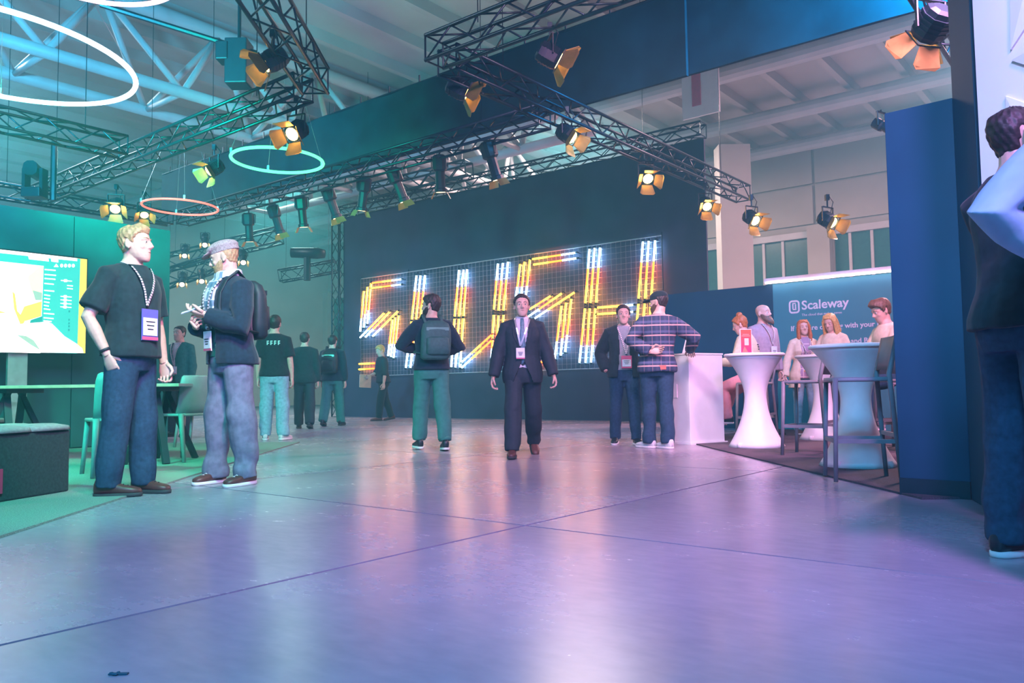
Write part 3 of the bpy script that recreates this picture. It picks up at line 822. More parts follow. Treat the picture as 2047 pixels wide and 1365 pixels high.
flat([(-200, 503), (83, 531), (80, 706), (-200, 700)], 0, .003)
flat([(77, 531), (83, 532), (81, 600), (62, 585), (52, 553), (62, 545)], 4, .004)
flat([(24, 583), (29, 588), (34, 622), (50, 640), (46, 648), (40, 648), (28, 618)], 1, .004)
flat([(47, 613), (81, 602), (80, 632), (50, 642), (40, 630)], 1, .005)
flat([(0, 622), (14, 626), (0, 627)], 1, .004)
flat([(62, 580), (81, 585), (81, 600), (68, 600)], 3, .006)
flat([(60, 640), (82, 632), (82, 644), (58, 646)], 5, .006)
flat([(-60, 655), (40, 648), (92, 643), (102, 647), (128, 672), (152, 686), (165, 696), (168, 705), (-60, 705)], 0, .007)
flat([(34, 670), (52, 672), (66, 680), (80, 700), (62, 690)], 3, .008)
flat([(52, 511), (92, 515), (93, 522), (54, 518)], 0, .005); flat([(66, 513), (82, 515), (82, 521), (67, 519)], 4, .006)
flat([(97, 516), (112, 518), (112, 524), (98, 522)], 0, .005)
for x in (119, 127, 135, 143): flat([(x - 3, 528), (x, 526), (x + 3, 528), (x + 3, 532), (x, 534), (x - 3, 532)], 0, .005)
flat([(103, 533), (108, 526), (113, 533)], 0, .005)
for y, w in ((538, 22), (548, 23), (556, 22), (566, 19), (580, 20), (589, 12), (596, 12), (603, 11), (610, 10), (617, 13), (626, 21), (635, 20), (641, 16)):
    flat([(85, y - 1), (85 + w, y + .6), (85 + w, y + 3), (85, y + 1.4)], 0, .005)
for y in (559, 591, 598, 605, 612):
    flat([(118, y), (141, y + 1.5), (141, y + 3.2), (118, y + 1.8)], 0, .005)
    flat([(125, y - 1.5), (130, y - 1.5), (132, y + 1.4), (130, y + 4.2), (125, y + 4.2), (123, y + 1.4)], 0, .006)
for y in (569, 575): flat([(131, y), (143, y + 1), (143, y + 3), (131, y + 2)], 0, .005)
for y in (620, 637, 644, 650, 657): flat([(135, y), (138, y), (138, y + 4), (135, y + 4)], 5, .005)
sm.build('screen_picture', [E_w, E_o, E_t, E_g, E_p, E_d], SCR)
MB().box((-0.70, 0.09, 0.95), (0.20, 0.05, 0.80)).build('post', M_silver, SCR)
MB().box((-0.70, 0.09, 0.30), (0.14, 0.05, 0.60)).build('lower_post', M_silver, SCR)
MB().box((-0.70, 0.02, 0.02), (0.9, 0.5, 0.04)).build('foot_plate', M_silver, SCR, bevel=0.008)

def pouf(pts, h, label, tagm=True):
    P = [Vector((p[0], p[1], 0)) for p in pts]; c = sum(P, Vector()) / len(P)
    e = tag(empty('pouf', c), label, 'pouf')
    Q = [p - c for p in P]
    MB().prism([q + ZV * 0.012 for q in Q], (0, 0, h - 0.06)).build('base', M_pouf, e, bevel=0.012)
    # quilted seat, 5 x 5 soft pads
    ex, ey = Q[1] - Q[0], Q[3] - Q[0]
    for i in range(4):
        for j in range(4):
            a = Q[0] + ex * (i + .5) / 4 + ey * (j + .5) / 4 + ZV * (h - 0.045)
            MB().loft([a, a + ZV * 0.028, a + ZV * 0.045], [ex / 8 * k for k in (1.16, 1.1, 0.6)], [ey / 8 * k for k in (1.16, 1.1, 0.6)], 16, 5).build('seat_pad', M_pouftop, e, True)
    return e, Q
g1, g2 = ground(138, 985), ground(0, 1008)
g1 = Vector((g1.x, g1.y, 0)); g2 = Vector((g2.x, g2.y, 0)); dd = (g2 - g1).normalized(); ee = Vector((dd.y, -dd.x, 0)); ee = ee if ee.y > 0 else -ee
pf, Q = pouf([g1, g1 + dd * 1.3, g1 + dd * 1.3 + ee * 0.95, g1 + ee * 0.95], 0.475, 'large charcoal square pouf standing on the green carpet')
MB().box(Q[0] + dd * 0.575 + ee * -0.006 + ZV * 0.14, (0.06, 0.012, 0.15), Matrix.Rotation(math.atan2(dd.y, dd.x), 3, 'Z')).build('fabric_label', mat('red_fabric_tag', (0.5, 0.03, 0.10), 0.8), pf)
pouf([(-5.25, 7.5, 0), (-6.2, 7.5, 0), (-6.2, 8.35, 0), (-5.25, 8.35, 0)], 0.44, 'smaller pouf under the screen, behind the large pouf')

# long table with A-shaped legs
tb = tag(empty('long_table', (-4.15, 7.80, 0.012)), 'long thin topped table with slanted dark legs in the lounge', 'table')
MB().box((0, 0, 0.735), (2.1, 0.78, 0.03)).build('tabletop', M_chair, tb, bevel=0.004)
MB().box((0, -0.392, 0.735), (2.1, 0.006, 0.026)).build('edge_band', M_wood, tb)
for sx in (-0.72, 0.72):
    for sy in (-1, 1):
        for q in (-1, 1):
            MB().bar((sx - 0.02 * q, sy * 0.10, 0.72), (sx + q * 0.20, sy * 0.34, 0.0), 0.06, 0.045).build('leg', M_black, tb)
    MB().box((sx, 0, 0.70), (0.22, 0.6, 0.04)).build('bracket', M_black, tb)

def chair(loc, yaw, label):
    e = tag(empty('lounge_chair', (loc[0], loc[1], 0.012), R(yaw)), label, 'chair', 'grey lounge chairs')
    st = MB()
    st.loft([(0, 0, z) for z in (0.435, 0.445, 0.462)], [(0.215, 0, 0), (0.222, 0, 0), (0.215, 0, 0)], [(0, 0.205, 0), (0, 0.212, 0), (0, 0.205, 0)], 24, 6)
    st.build('seat', M_chair, e, True)
    for sx in (-1, 1):
        MB().limb([(sx * 0.185, 0.17, 0.45), (sx * 0.215, 0.215, 0)], [(0.022, 0.017), (0.017, 0.014)], n=8, pw=4).build('leg', M_chair, e, True)
        MB().limb([(sx * 0.19, -0.19, 0.46), (sx * 0.20, -0.215, 0.30), (sx * 0.222, -0.27, 0)], [(0.024, 0.018), (0.022, 0.018), (0.017, 0.014)], n=8, pw=4).build('leg', M_chair, e, True)
    # curved one piece back shell
    n = 12; vs = []; fs = []
    prof = [(0.455, -0.175, 0.205), (0.55, -0.205, 0.205), (0.66, -0.225, 0.205), (0.76, -0.235, 0.20), (0.815, -0.237, 0.185), (0.83, -0.236, 0.16)]
    for z, y, w in prof:
        for i in range(n + 1):
            t = -1 + 2 * i / n
            vs.append((w * t, y + 0.05 * abs(t) ** 2.5, z))
    k = len(vs)
    vs += [(x, y - 0.016, z) for x, y, z in vs]
    W = n + 1
    for r_ in range(len(prof) - 1):
        for i in range(n):
            a = r_ * W + i
            fs.append((a, a + 1, a + W + 1, a + W)); fs.append((k + a + W, k + a + W + 1, k + a + 1, k + a))
    for r_ in range(len(prof) - 1):
        for i in (0, n): a = r_ * W + i; fs.append((a, a + W, k + a + W, k + a))
    for i in range(n):
        fs.append((i, i + 1, k + i + 1, k + i)); a = (len(prof) - 1) * W + i; fs.append((a, a + 1, k + a + 1, k + a))
    MB().add(vs, fs).build('backrest', M_chair, e, True)
    return e
chair((-3.27, 6.60), 38, 'grey chair beside the large pouf, its back towards us')
g = ground(338, 922); chair((g.x + 0.12, g.y), 66, 'grey chair with its curved backrest between the two talking men')
g = ground(398, 893); chair((g.x, g.y), 88, 'grey chair half hidden behind the man in flat cap')

# ------------------------------------------------------------------ bar area
def high_table(p, label, h=1.07, rt=0.31, rb=0.30):
    e = tag(empty('high_table', (p[0], p[1], 0.012)), label, 'table', 'white covered high tables')
    prof = []
    for k in range(25):
        t = k / 24
        z = h * t
        r = 0.115 + (rb - 0.115) * (1 - min(1, t / 0.56)) ** 1.9 if t < 0.56 else 0.115 + (rt - 0.115) * ((t - 0.56) / 0.44) ** 1.75
        prof.append((r, z))
    MB().lathe(prof, n=40).build('stretch_cover', M_spandex, e, True)
    MB().lathe([(rt + 0.002, h - 0.012), (rt + 0.01, h - 0.006), (rt + 0.01, h + 0.012), (rt, h + 0.02), (0.02, h + 0.021)], n=40).build('tabletop', M_white, e, True)
    for q in range(4):
        a = q * math.pi / 2 + 0.6
        MB().tube((math.cos(a) * (rb - 0.02), math.sin(a) * (rb - 0.02), 0), (math.cos(a) * (rb - 0.03), math.sin(a) * (rb - 0.03), 0.05), 0.03, 8).build('foot_pocket', M_spandex, e, True)
    return e
g = ground(1519, 896); TB1 = Vector((g.x, g.y + 0.1, 0)); high_table(TB1, 'white flared high table with the red card on it', 0.985)
g = ground(1738, 938); TB2 = Vector((g.x, g.y + 0.2, 0)); high_table(TB2, 'white flared high table nearest the navy partition', 0.955, 0.34, 0.30)
p = at(1650, 880, 9.7); high_table((p.x, p.y), 'white flared high table behind the bar stools, in front of the sign', 1.0)
cd = tag(empty('table_card', (TB1.x - 0.10, TB1.y - 0.05, 1.019), R(10)), 'tall red and pink printed card standing on the high table', 'card')
cm = bpy.data.materials.new('red_card_print'); cm.use_nodes = True
_n = cm.node_tree.nodes; _l = cm.node_tree.links
_tc = _n.new('ShaderNodeTexCoord'); _sp = _n.new('ShaderNodeSeparateXYZ'); _rp = _n.new('ShaderNodeValToRGB')
_rp.color_ramp.elements[0].color = (0.62, 0.02, 0.16, 1); _rp.color_ramp.elements[1].color = (0.80, 0.13, 0.08, 1)
_l.new(_tc.outputs['Generated'], _sp.inputs[0]); _l.new(_sp.outputs[2], _rp.inputs['Fac']); _l.new(_rp.outputs['Color'], _n['Principled BSDF'].inputs['Base Color'])
MB().box((0, 0, 0.132), (0.136, 0.010, 0.262)).build('card_stand', M_white, cd)
MB().box((0, -0.007, 0.132), (0.120, 0.004, 0.248)).build('printed_face', cm, cd)
MB().box((0.004, -0.0105, 0.125), (0.048, 0.003, 0.075)).build('picture_patch', mat('pale_card_patch', (0.75, 0.68, 0.6), 0.6), cd)
for z, w in ((0.205, 0.075), (0.188, 0.095)): MB().box((-0.003, -0.0105, z), (w, 0.003, 0.006)).build('text_line', mat('card_text_pink', (0.85, 0.45, 0.40), 0.6), cd)
MB().prism([(-0.05, -0.0105, 0.012), (0.02, -0.0105, 0.012), (-0.02, -0.0105, 0.075)], (0, 0.003, 0)).build('corner_shape', mat('card_coral', (0.85, 0.20, 0.16), 0.6), cd)
MB().box((0, 0, 0.004), (0.14, 0.07, 0.008)).build('foot', M_white, cd)

def stool(p, yaw, label, h=0.70):
    e = tag(empty('bar_stool', (p[0], p[1], 0.012), R(yaw)), label, 'stool', 'grey metal bar stools')
    MB().loft([(0, 0, z) for z in (h - 0.03, h - 0.02, h)], [(0.20, 0, 0), (0.205, 0, 0), (0.20, 0, 0)], [(0, 0.19, 0), (0, 0.195, 0), (0, 0.19, 0)], 24, 6).build('seat', M_stool, e, True)
    for sx in (-1, 1):
        MB().limb([(sx * 0.18, 0.165, h - 0.01), (sx * 0.205, 0.19, 0)], [(0.017, 0.017), (0.014, 0.014)], n=8, pw=5).build('leg', M_stool, e, True)
        MB().limb([(sx * 0.18, -0.235, h + 0.27), (sx * 0.18, -0.175, h + 0.02), (sx * 0.205, -0.22, 0)], [(0.014, 0.014), (0.017, 0.017), (0.014, 0.014)], n=8, pw=5).build('leg', M_stool, e, True)
        MB().bar((sx * 0.197, 0.18, 0.27), (sx * 0.197, -0.20, 0.27), 0.016, 0.028).build('footrest', M_stool, e)
    MB().bar((-0.195, 0.18, 0.27), (0.195, 0.18, 0.27), 0.016, 0.028).build('footrest', M_stool, e)
    MB().bar((-0.195, -0.20, 0.31), (0.195, -0.20, 0.31), 0.016, 0.028).build('footrest', M_stool, e)
    n = 8; vs = []; fs = []
    for z, y in ((h + 0.05, -0.185), (h + 0.16, -0.21), (h + 0.28, -0.238)):
        for i in range(n + 1):
            t = -1 + 2 * i / n; vs.append((0.19 * t, y + 0.02 * t * t, z))
    k = len(vs); vs += [(x, y - 0.012, z) for x, y, z in vs]; W = n + 1
    for r_ in range(2):
        for i in range(n):
            a = r_ * W + i; fs += [(a, a + 1, a + W + 1, a + W), (k + a + W, k + a + W + 1, k + a + 1, k + a)]
        for i in (0, n): a = r_ * W + i; fs.append((a, a + W, k + a + W, k + a))
    for i in range(n): fs += [(i, i + 1, k + i + 1, k + i), (2 * W + i, 2 * W + i + 1, k + 2 * W + i + 1, k + 2 * W + i)]
    MB().add(vs, fs).build('backrest', M_stool, e, True)
    return e
p = at(1618, 880, 7.6); stool((p.x, p.y), 52, 'grey bar stool right beside the table with the red card')
p = at(1716, 900, 5.55); stool((p.x, p.y), 78, 'grey bar stool close to the near high table')
p = at(1815, 900, 7.7); stool((p.x, p.y), -60, 'grey bar stool partly hidden by the navy partition')
SB = at(1512, 880, 9.9); stool((SB.x, SB.y), 60, 'grey bar stool under the woman with the ginger bun')

pd = tag(empty('podium', (0, 0, 0.012)), 'plain white podium at the edge of the aisle', 'podium')
a = ground(1381, 889); b = ground(1449, 885); c = ground(1353, 880)
a, b, c = [Vector((v.x, v.y, 0)) for v in (a, b, c)]
u = (b - a).normalized(); vv = Vector((-u.y, u.x, 0)); pd.location = (a.x, a.y, 0.0)
rz = Matrix.Rotation(math.atan2(u.y, u.x), 3, 'Z')
w_ = (b - a).length; dp = 0.42
MB().box(u * w_ / 2 + vv * dp / 2 + ZV * 0.53, (w_, dp, 1.02), rz).build('cabinet', M_white, pd, bevel=0.006)
MB().box(u * w_ / 2 + vv * dp / 2 + ZV * 1.05, (w_ + 0.012, dp + 0.012, 0.02), rz).build('top_board', M_white, pd)
MB().box(u * w_ / 2 + vv * dp / 2 + ZV * 0.012, (w_ + 0.05, dp + 0.05, 0.024), rz).build('base_plate', M_white, pd)
MB().box(-u * 0.004 + vv * dp * 0.6 + ZV * 0.62, (0.008, 0.09, 0.16), rz).build('side_label', M_white, pd)
ps = tag(empty('paper_stand', (a.x + 0.02, a.y + 0.22, 1.061), R(-35)), 'small white folded paper sign standing on the podium', 'paper sign')
MB().prism([(-0.05, 0, 0), (0.05, 0, 0), (0.0, 0, 0.165)], (0, 0.004, 0)).build('front_leaf', M_white, ps)
MB().prism([(-0.05, 0.03, 0), (0.05, 0.03, 0), (0.0, 0.004, 0.165)], (0, 0.004, 0)).build('back_leaf', M_white, ps)
# scrap lying on the floor
g = ground(237, 1348); sp_ = MB()
for k in range(5): sp_.ball((rnd.uniform(-.02, .02), rnd.uniform(-.008, .008), 0.003), (rnd.uniform(.004, .010), .005, .003), 6, 4)
sp_.box((0, 0, 0.002), (0.045, 0.01, 0.003))
o = sp_.build('paper_scrap', mat('dark_scrap', (0.01, 0.08, 0.12), 0.8)); o.location = (g.x, g.y, 0); tag(o, 'tiny dark scrap of litter on the near floor', 'litter')
# ------------------------------------------------------------------ people
def sst(a, b, x):
    t = min(1, max(0, (x - a) / (b - a))); return t * t * (3 - 2 * t)
TZ = [0.80, 0.86, 0.92, 1.00, 1.10, 1.20, 1.30, 1.37, 1.42, 1.455, 1.48, 1.51]
TRX = [0.140, 0.164, 0.168, 0.156, 0.148, 0.156, 0.167, 0.164, 0.132, 0.090, 0.066, 0.056]
TRY = [0.095, 0.112, 0.114, 0.106, 0.102, 0.110, 0.116, 0.106, 0.086, 0.070, 0.060, 0.055]
TCY = [-.012, -.012, -.010, 0.0, 0.006, 0.008, 0.006, 0.0, -.008, -.014, -.012, -.008]
HZ = [-.118, -.110, -.092, -.065, -.03, 0.0, .03, .06, .085, .104, .117]
HCY = [.062, .054, .040, .023, .010, .002, -.004, -.006, -.008, -.010, -.012]
HRX = [.018, .034, .049, .060, .067, .072, .0755, .0735, .062, .044, .014]
HRY = [.020, .036, .055, .073, .086, .093, .097, .094, .082, .060, .018]
def it(xs, ys, x): return float(np.interp(x, xs, ys))
_hands = {}
def hand_shapes(curl, spread=1.0):
    """right hand: wrist at the origin, fingers along +Y, palm facing -Z, thumb on -X"""
    key = (curl, spread)
    if key in _hands: return _hands[key]
    mb = MB()
    mb.limb([(0, -0.02, 0), (0, 0.02, 0), (0.002, 0.055, 0.002), (0.002, 0.092, 0.002)], [(0.026, 0.019), (0.033, 0.018), (0.041, 0.016), (0.040, 0.012)], front=(0, 0, 1), n=12, pw=2.6, round1=True)
    for i, (x, L_, r) in enumerate(((-0.031, 0.086, .0088), (-0.010, 0.096, .0090), (0.0115, 0.090, .0086), (0.032, 0.072, .0076))):
        p = Vector((x, 0.084, 0.002)); a = 0.0; pts = [p]; sx = (x * 1.6 * spread)
        for k, (f, b) in enumerate(((0.46, 22), (0.30, 38), (0.24, 26))):
            a += R(b) * curl * (1 + 0.12 * i)
            p = p + Vector((math.sin(sx) * math.cos(a), math.cos(sx) * math.cos(a), -math.sin(a))) * L_ * f * (1.05 if k == 0 else 1)
            pts.append(p)
        mb.limb([pts[0] - Vector((0, 0.012, 0))] + pts, [r * 1.0, r * 1.05, r, r * 0.93, r * 0.80], front=(0, 0, 1), n=8, round1=True)
    t = [Vector((-0.022, 0.018, -0.004)), Vector((-0.046, 0.044, -0.014)), Vector((-0.058, 0.072, -0.022 - 0.008 * curl)), Vector((-0.056 + 0.012 * curl, 0.096, -0.028 - 0.014 * curl))]
    mb.limb(t, [0.016, 0.0125, 0.0105, 0.0085], front=(0, 0, 1), n=8, round1=True)
    _hands[key] = mb
    return mb

class Person:
    def __init__(s, label, pos, yaw, H=1.75, lean=0, side=0, twist=0, fat=0.0, fem=0.0, head=(0, 0, 0), legs=None, arms=None, sit=None,
                 skin=None, far=1.0, seed=0, curl=1.0, group=None, hscale=1.0):
        s.root = tag(empty('person', (pos[0], pos[1], pos[2] if len(pos) > 2 else 0), R(yaw)), label, 'person', group)
        s.k, s.far, s.seed, s.fat, s.fem = H / 1.75, far, seed, fat, fem
        s.lean, s.side, s.twist = R(lean), R(side), R(twist)
        s.skin = skin or M_skin
        s.curl = curl
        s.legs = legs or {'L': (0, 3, 2, 8), 'R': (0, 3, 2, 8)}      # thigh forward, out, knee bend, toe out
        s.hip = {}; s.knee = {}; s.ank = {}; s.footp = {}
        for n, sx in (('L', -1), ('R', 1)):
            th, ab, kb, fy = s.legs[n][:4]
            fp = s.legs[n][4] if len(s.legs[n]) > 4 else 0
            hip = Vector((sx * 0.088, -0.005, 0.90))
            d1 = Vector((math.sin(R(ab)) * sx, math.sin(R(th)) * math.cos(R(ab)), -math.cos(R(th)) * math.cos(R(ab))))
            d2 = Vector((math.sin(R(ab)) * sx * 0.6, math.sin(R(th - kb)), -math.cos(R(th - kb)))).normalized()
            s.hip[n], s.knee[n] = hip, hip + d1 * 0.42
            s.ank[n] = s.knee[n] + d2 * 0.40
            s.footp[n] = (-fy * sx, fp)
        low = min(s.sole_min(n) for n in 'LR')
        s.dz = -low if sit is None else sit / s.k - 0.83
        s.hy, s.hp, s.hr = [R(a) for a in head]
        s.hs = hscale * (1 - 0.05 * fem)
        s.shx = 0.168 * (1 - 0.11 * fem) + 0.02 * fat
        nb = s.T((0, -0.012, 1.47))
        ln = Matrix.Rotation(s.side, 3, 'Y') @ Matrix.Rotation(-s.lean, 3, 'X')
        s.hc = nb + (ln @ Vector((0, 0.020, 0.142)) * 0.35 + Vector((0, 0.020, 0.142)) * 0.65) + Vector((0, max(0, math.sin(-s.hp)) * 0.035, 0))
        s.hm = Matrix.Rotation(s.hy, 3, 'Z') @ Matrix.Rotation(s.hr, 3, 'Y') @ Matrix.Rotation(s.hp, 3, 'X')
        s.sh, s.el, s.wr, s.hd = {}, {}, {}, {}
        arms = arms or {}
        for n, sx in (('L', -1), ('R', 1)):
            a = arms.get(n, {})
            s.sh[n] = s.T((sx * s.shx, -0.012, 1.378))
            if 'hand' in a:                                     # reach: target and elbow hint, in the person's own frame
                tg = Vector(a['hand']); pole = Vector(a.get('pole', (sx * 0.5, -0.6, -0.6)))
                v = tg - s.sh[n]; l1, l2 = 0.285, 0.255
                L_ = min(v.length, (l1 + l2) * 0.995); v = v.normalized()
                c = (l1 * l1 + L_ * L_ - l2 * l2) / (2 * l1 * L_); h = math.sqrt(max(0, 1 - c * c))
                pl = (pole - v * pole.dot(v)).normalized()
                s.el[n] = s.sh[n] + v * l1 * c + pl * l1 * h
                s.wr[n] = s.sh[n] + v * L_
            else:
                ua = Vector(a.get('ua', (sx * 0.16, 0.0, -1))).normalized(); fa = Vector(a.get('fa', (sx * 0.06, 0.22, -1))).normalized()
                s.el[n] = s.sh[n] + ua * 0.285; s.wr[n] = s.el[n] + fa * 0.25
            fd = (s.wr[n] - s.el[n]).normalized()
            fd2 = Vector(a['dir']).normalized() if 'dir' in a else fd
            s.hd[n] = (fd2, Vector(a.get('palm', (-sx, 0.15, 0))), a.get('curl', curl), a.get('show', True))
    def sole_min(s, n):
        fy, fp = s.footp[n]
        z = s.ank[n].z - 0.08 * math.cos(R(fp))
        return z - max(0, math.sin(R(fp))) * 0.15 if fp > 0 else z
    def T(s, p):
        p = Vector(p); c = Vector((0, 0, 0.93))
        w = sst(0.93, 1.18, p.z)
        m = Matrix.Rotation(s.side * w, 3, 'Y') @ Matrix.Rotation(-s.lean * w, 3, 'X') @ Matrix.Rotation(s.twist * w, 3, 'Z')
        return c + m @ (p - c)
    def xf(s, p):                                               # into the Empty's frame
        return (Vector(p) + Vector((0, 0, s.dz))) * s.k
    def ring(s, z, off=0.0):
        rx, ry, cy = it(TZ, TRX, z), it(TZ, TRY, z), it(TZ, TCY, z)
        b = math.exp(-((z - 1.06) / 0.13) ** 2) * s.fat
        rx += b * 0.045; ry += b * 0.075; cy += b * 0.030
        rx += s.fat * 0.015
        if s.fem:
            w = math.exp(-((z - 1.10) / 0.07) ** 2); rx -= s.fem * w * 0.016
            w = sst(1.22, 1.40, z); rx -= s.fem * w * 0.018
            b = math.exp(-((z - 1.265) / 0.05) ** 2) * s.fem; ry += b * 0.022; cy += b * 0.018
        return rx + off, ry + off, cy
    def front(s, x, z, off=0.0, sgn=1):
        rx, ry, cy = s.ring(z, off)
        q = min(0.98, abs(x) / rx)
        return s.T((x, cy + sgn * ry * (1 - q ** 2.3) ** (1 / 2.3), z))
    def torso(s, mb, z0, z1, off, n=20, flare=0.0):
        zs = [z0 + (z1 - z0) * i / 14 for i in range(15)]
        cs, xs, ys = [], [], []
        for z in zs:
            rx, ry, cy = s.ring(z, off + (flare + 0.08) * max(0, (1.07 - z)) * (1 if flare else 0))
            c = s.T((0, cy, z))
            cs.append(c); xs.append(s.T((rx, cy, z)) - c); ys.append(s.T((0, cy + ry, z)) - c)
        mb.loft(cs, xs, ys, n, 2.3)
    def put(s, mb_or_me, name, mats, smooth=True, parent=None):
        if isinstance(mb_or_me, MB): me = mb_or_me.mesh(name, mats, smooth)
        else:
            me = mb_or_me; me.name = name; me.materials.clear()
            for m in (mats if isinstance(mats, (list, tuple)) else [mats]): me.materials.append(m)
            me.polygons.foreach_set('use_smooth', [smooth] * len(me.polygons))
        n = len(me.vertices); co = np.empty(n * 3); me.vertices.foreach_get('co', co); co = co.reshape(-1, 3)
        co[:, 2] += s.dz; co *= s.k
        me.vertices.foreach_set('co', co.ravel()); me.update()
        return link(name, me, parent or s.root)
    def H(s, p): return s.hc + s.hm @ (Vector(p) * s.hs)
    def body(s):
        mb = MB()
        s.torso(mb, 0.85, 1.51, 0.0)
        for n, sx in (('L', -1), ('R', 1)):
            sh, el, wr = s.sh[n], s.el[n], s.wr[n]
            fk = 1 - 0.15 * s.fem + 0.15 * s.fat
            mb.limb([s.T((sx * 0.08, -0.014, 1.405)), sh, sh.lerp(el, .5), el, el.lerp(wr, .35), wr, wr + (wr - el) * 0.04],
                    [0.046, 0.056 * fk, 0.049 * fk, 0.040 * fk, 0.040 * fk, 0.027, 0.026], front=(0, 1, 0.1), n=12, round0=True)
            h, k, a = s.hip[n], s.knee[n], s.ank[n]
            mb.limb([h + ZV * 0.03, h.lerp(k, .35), k, k.lerp(a, .3), k.lerp(a, .65), a], [0.085, 0.082, 0.055, 0.056, 0.044, 0.036], n=12, round0=True)
            fy, fp = s.footp[n]
            f = Matrix.Rotation(R(fy), 3, 'Z') @ Matrix.Rotation(-R(fp), 3, 'X')
            mb.limb([a + f @ Vector((0, -0.03, -0.03)), a + f @ Vector((0, 0.05, -0.045)), a + f @ Vector((0, 0.14, -0.06))], [0.032, 0.032, 0.022], front=(0, 0, 1), n=8, round0=True, round1=True)
        H = s.H; m = s.hm; q = s.hs
        # neck and head
        nb = s.T((0, -0.014, 1.44))
        mb.limb([nb, nb.lerp(H((0, -0.018, -0.06)), .5), H((0, -0.014, -0.045)), H((0, -0.006, 0.0))], [0.066, 0.055, 0.056, 0.052], n=14)
        mb.loft([H((0, y, z)) for y, z in zip(HCY, HZ)], [m @ Vector((r * q, 0, 0)) for r in HRX], [m @ Vector((0, r * q, 0)) for r in HRY], 20, 2.15)
        mb.limb([H((0, .086, .026)), H((0, .102, .0)), H((0, .113, -.020)), H((0, .100, -.032))], [.008, .010, .0135, .010], front=(1, 0, 0), n=8, round0=True, round1=True)
        for sx in (-1, 1):
            mb.ball(H((sx * .011, .101, -.026)), .0095, 8, 5)
            mb.ball(H((sx * .036, .066, -.024)), (.024, .020, .020), 8, 6, rot=m)
            mb.limb([H((sx * .052, .068, .024)), H((sx * .030, .086, .029)), H((sx * .006, .091, .024))], [.008, .009, .007], n=6, round0=True)
            mb.ball(H((sx * .079, -.008, -.006)), (.008, .021, .033), 10, 6, rot=m @ Matrix.Rotation(sx * 0.35, 3, 'Z'))
            mb.ball(H((sx * .083, -.002, -.030)), (.007, .010, .011), 8, 5, rot=m)
        mb.limb([H((-.024, .084, -.052)), H((0, .095, -.049)), H((.024, .084, -.052))], [.005, .0065, .005], n=6, round0=True, round1=True)
        mb.limb([H((-.020, .083, -.063)), H((0, .093, -.064)), H((.020, .083, -.063))], [.005, .0075, .005], n=6, round0=True, round1=True)
        mb.ball(H((0, .074, -.098)), (.022, .018, .016), 8, 6, rot=m)
        me = remeshed(mb, 0.0062 * s.far, 2, 0.55)
        # hands joined on at the wrists
        bm = bmesh.new(); bm.from_mesh(me)
        for n, sx in (('L', -1), ('R', 1)):
            fd, pn, curl, show = s.hd[n]
            if not show: continue
            z = -(pn - fd * pn.dot(fd)).normalized()
            x = fd.cross(z).normalized()
            hs = hand_shapes(curl)
            M = Matrix((x, fd, z)).transposed()
            hk = 1.0 - 0.10 * s.fem
            hm_ = hs.mesh('tmp_hand', [])
            for v in hm_.vertices:
                c = Vector(v.co)
                if sx < 0: c.x = -c.x
                v.co = s.wr[n] + M @ (c * hk)
            if sx < 0: hm_.flip_normals()
            bm.from_mesh(hm_); bpy.data.meshes.remove(hm_)
        bm.to_mesh(me); bm.free()
        s.bodyo = s.put(me, 'body', s.skin)
        s.bodyo['label'] = 'bare skin of face and hands'
        return s
    def face(s, brow, iris=(0.05, 0.09, 0.10)):
        H, m, q = s.H, s.hm, s.hs
        for sx in (-1, 1):
            mb = MB().ball(H((sx * .031, .0775, .008)), .0122 * q, 10, 7)
            c = H((sx * .031, .0775, .008)); f = m @ Vector((0, 1, 0))
            mb.loft([c + f * 0.0118 * q, c + f * 0.0130 * q], [m @ Vector((.0058 * q, 0, 0))] * 2, [m @ Vector((0, 0, .0058 * q))] * 2, 10, 2.0, 1)
            s.put(mb, 'eye', [M_eye, M_iris])
            eb = MB().limb([H((sx * .052, .073, .030)), H((sx * .032, .093, .036)), H((sx * .012, .098, .030))], [(.002, .0025), (.0025, .0035), (.002, .003)], n=6, round0=True, round1=True)
            s.put(eb, 'eyebrow', brow)
        mth = MB().limb([H((-.025, .0875, -.0565)), H((0, .0995, -.0565)), H((.025, .0875, -.0565))], [(.0016, .0016), (.003, .003), (.0016, .0016)], n=6)
        s.put(mth, 'mouth', M_lip)
        return s
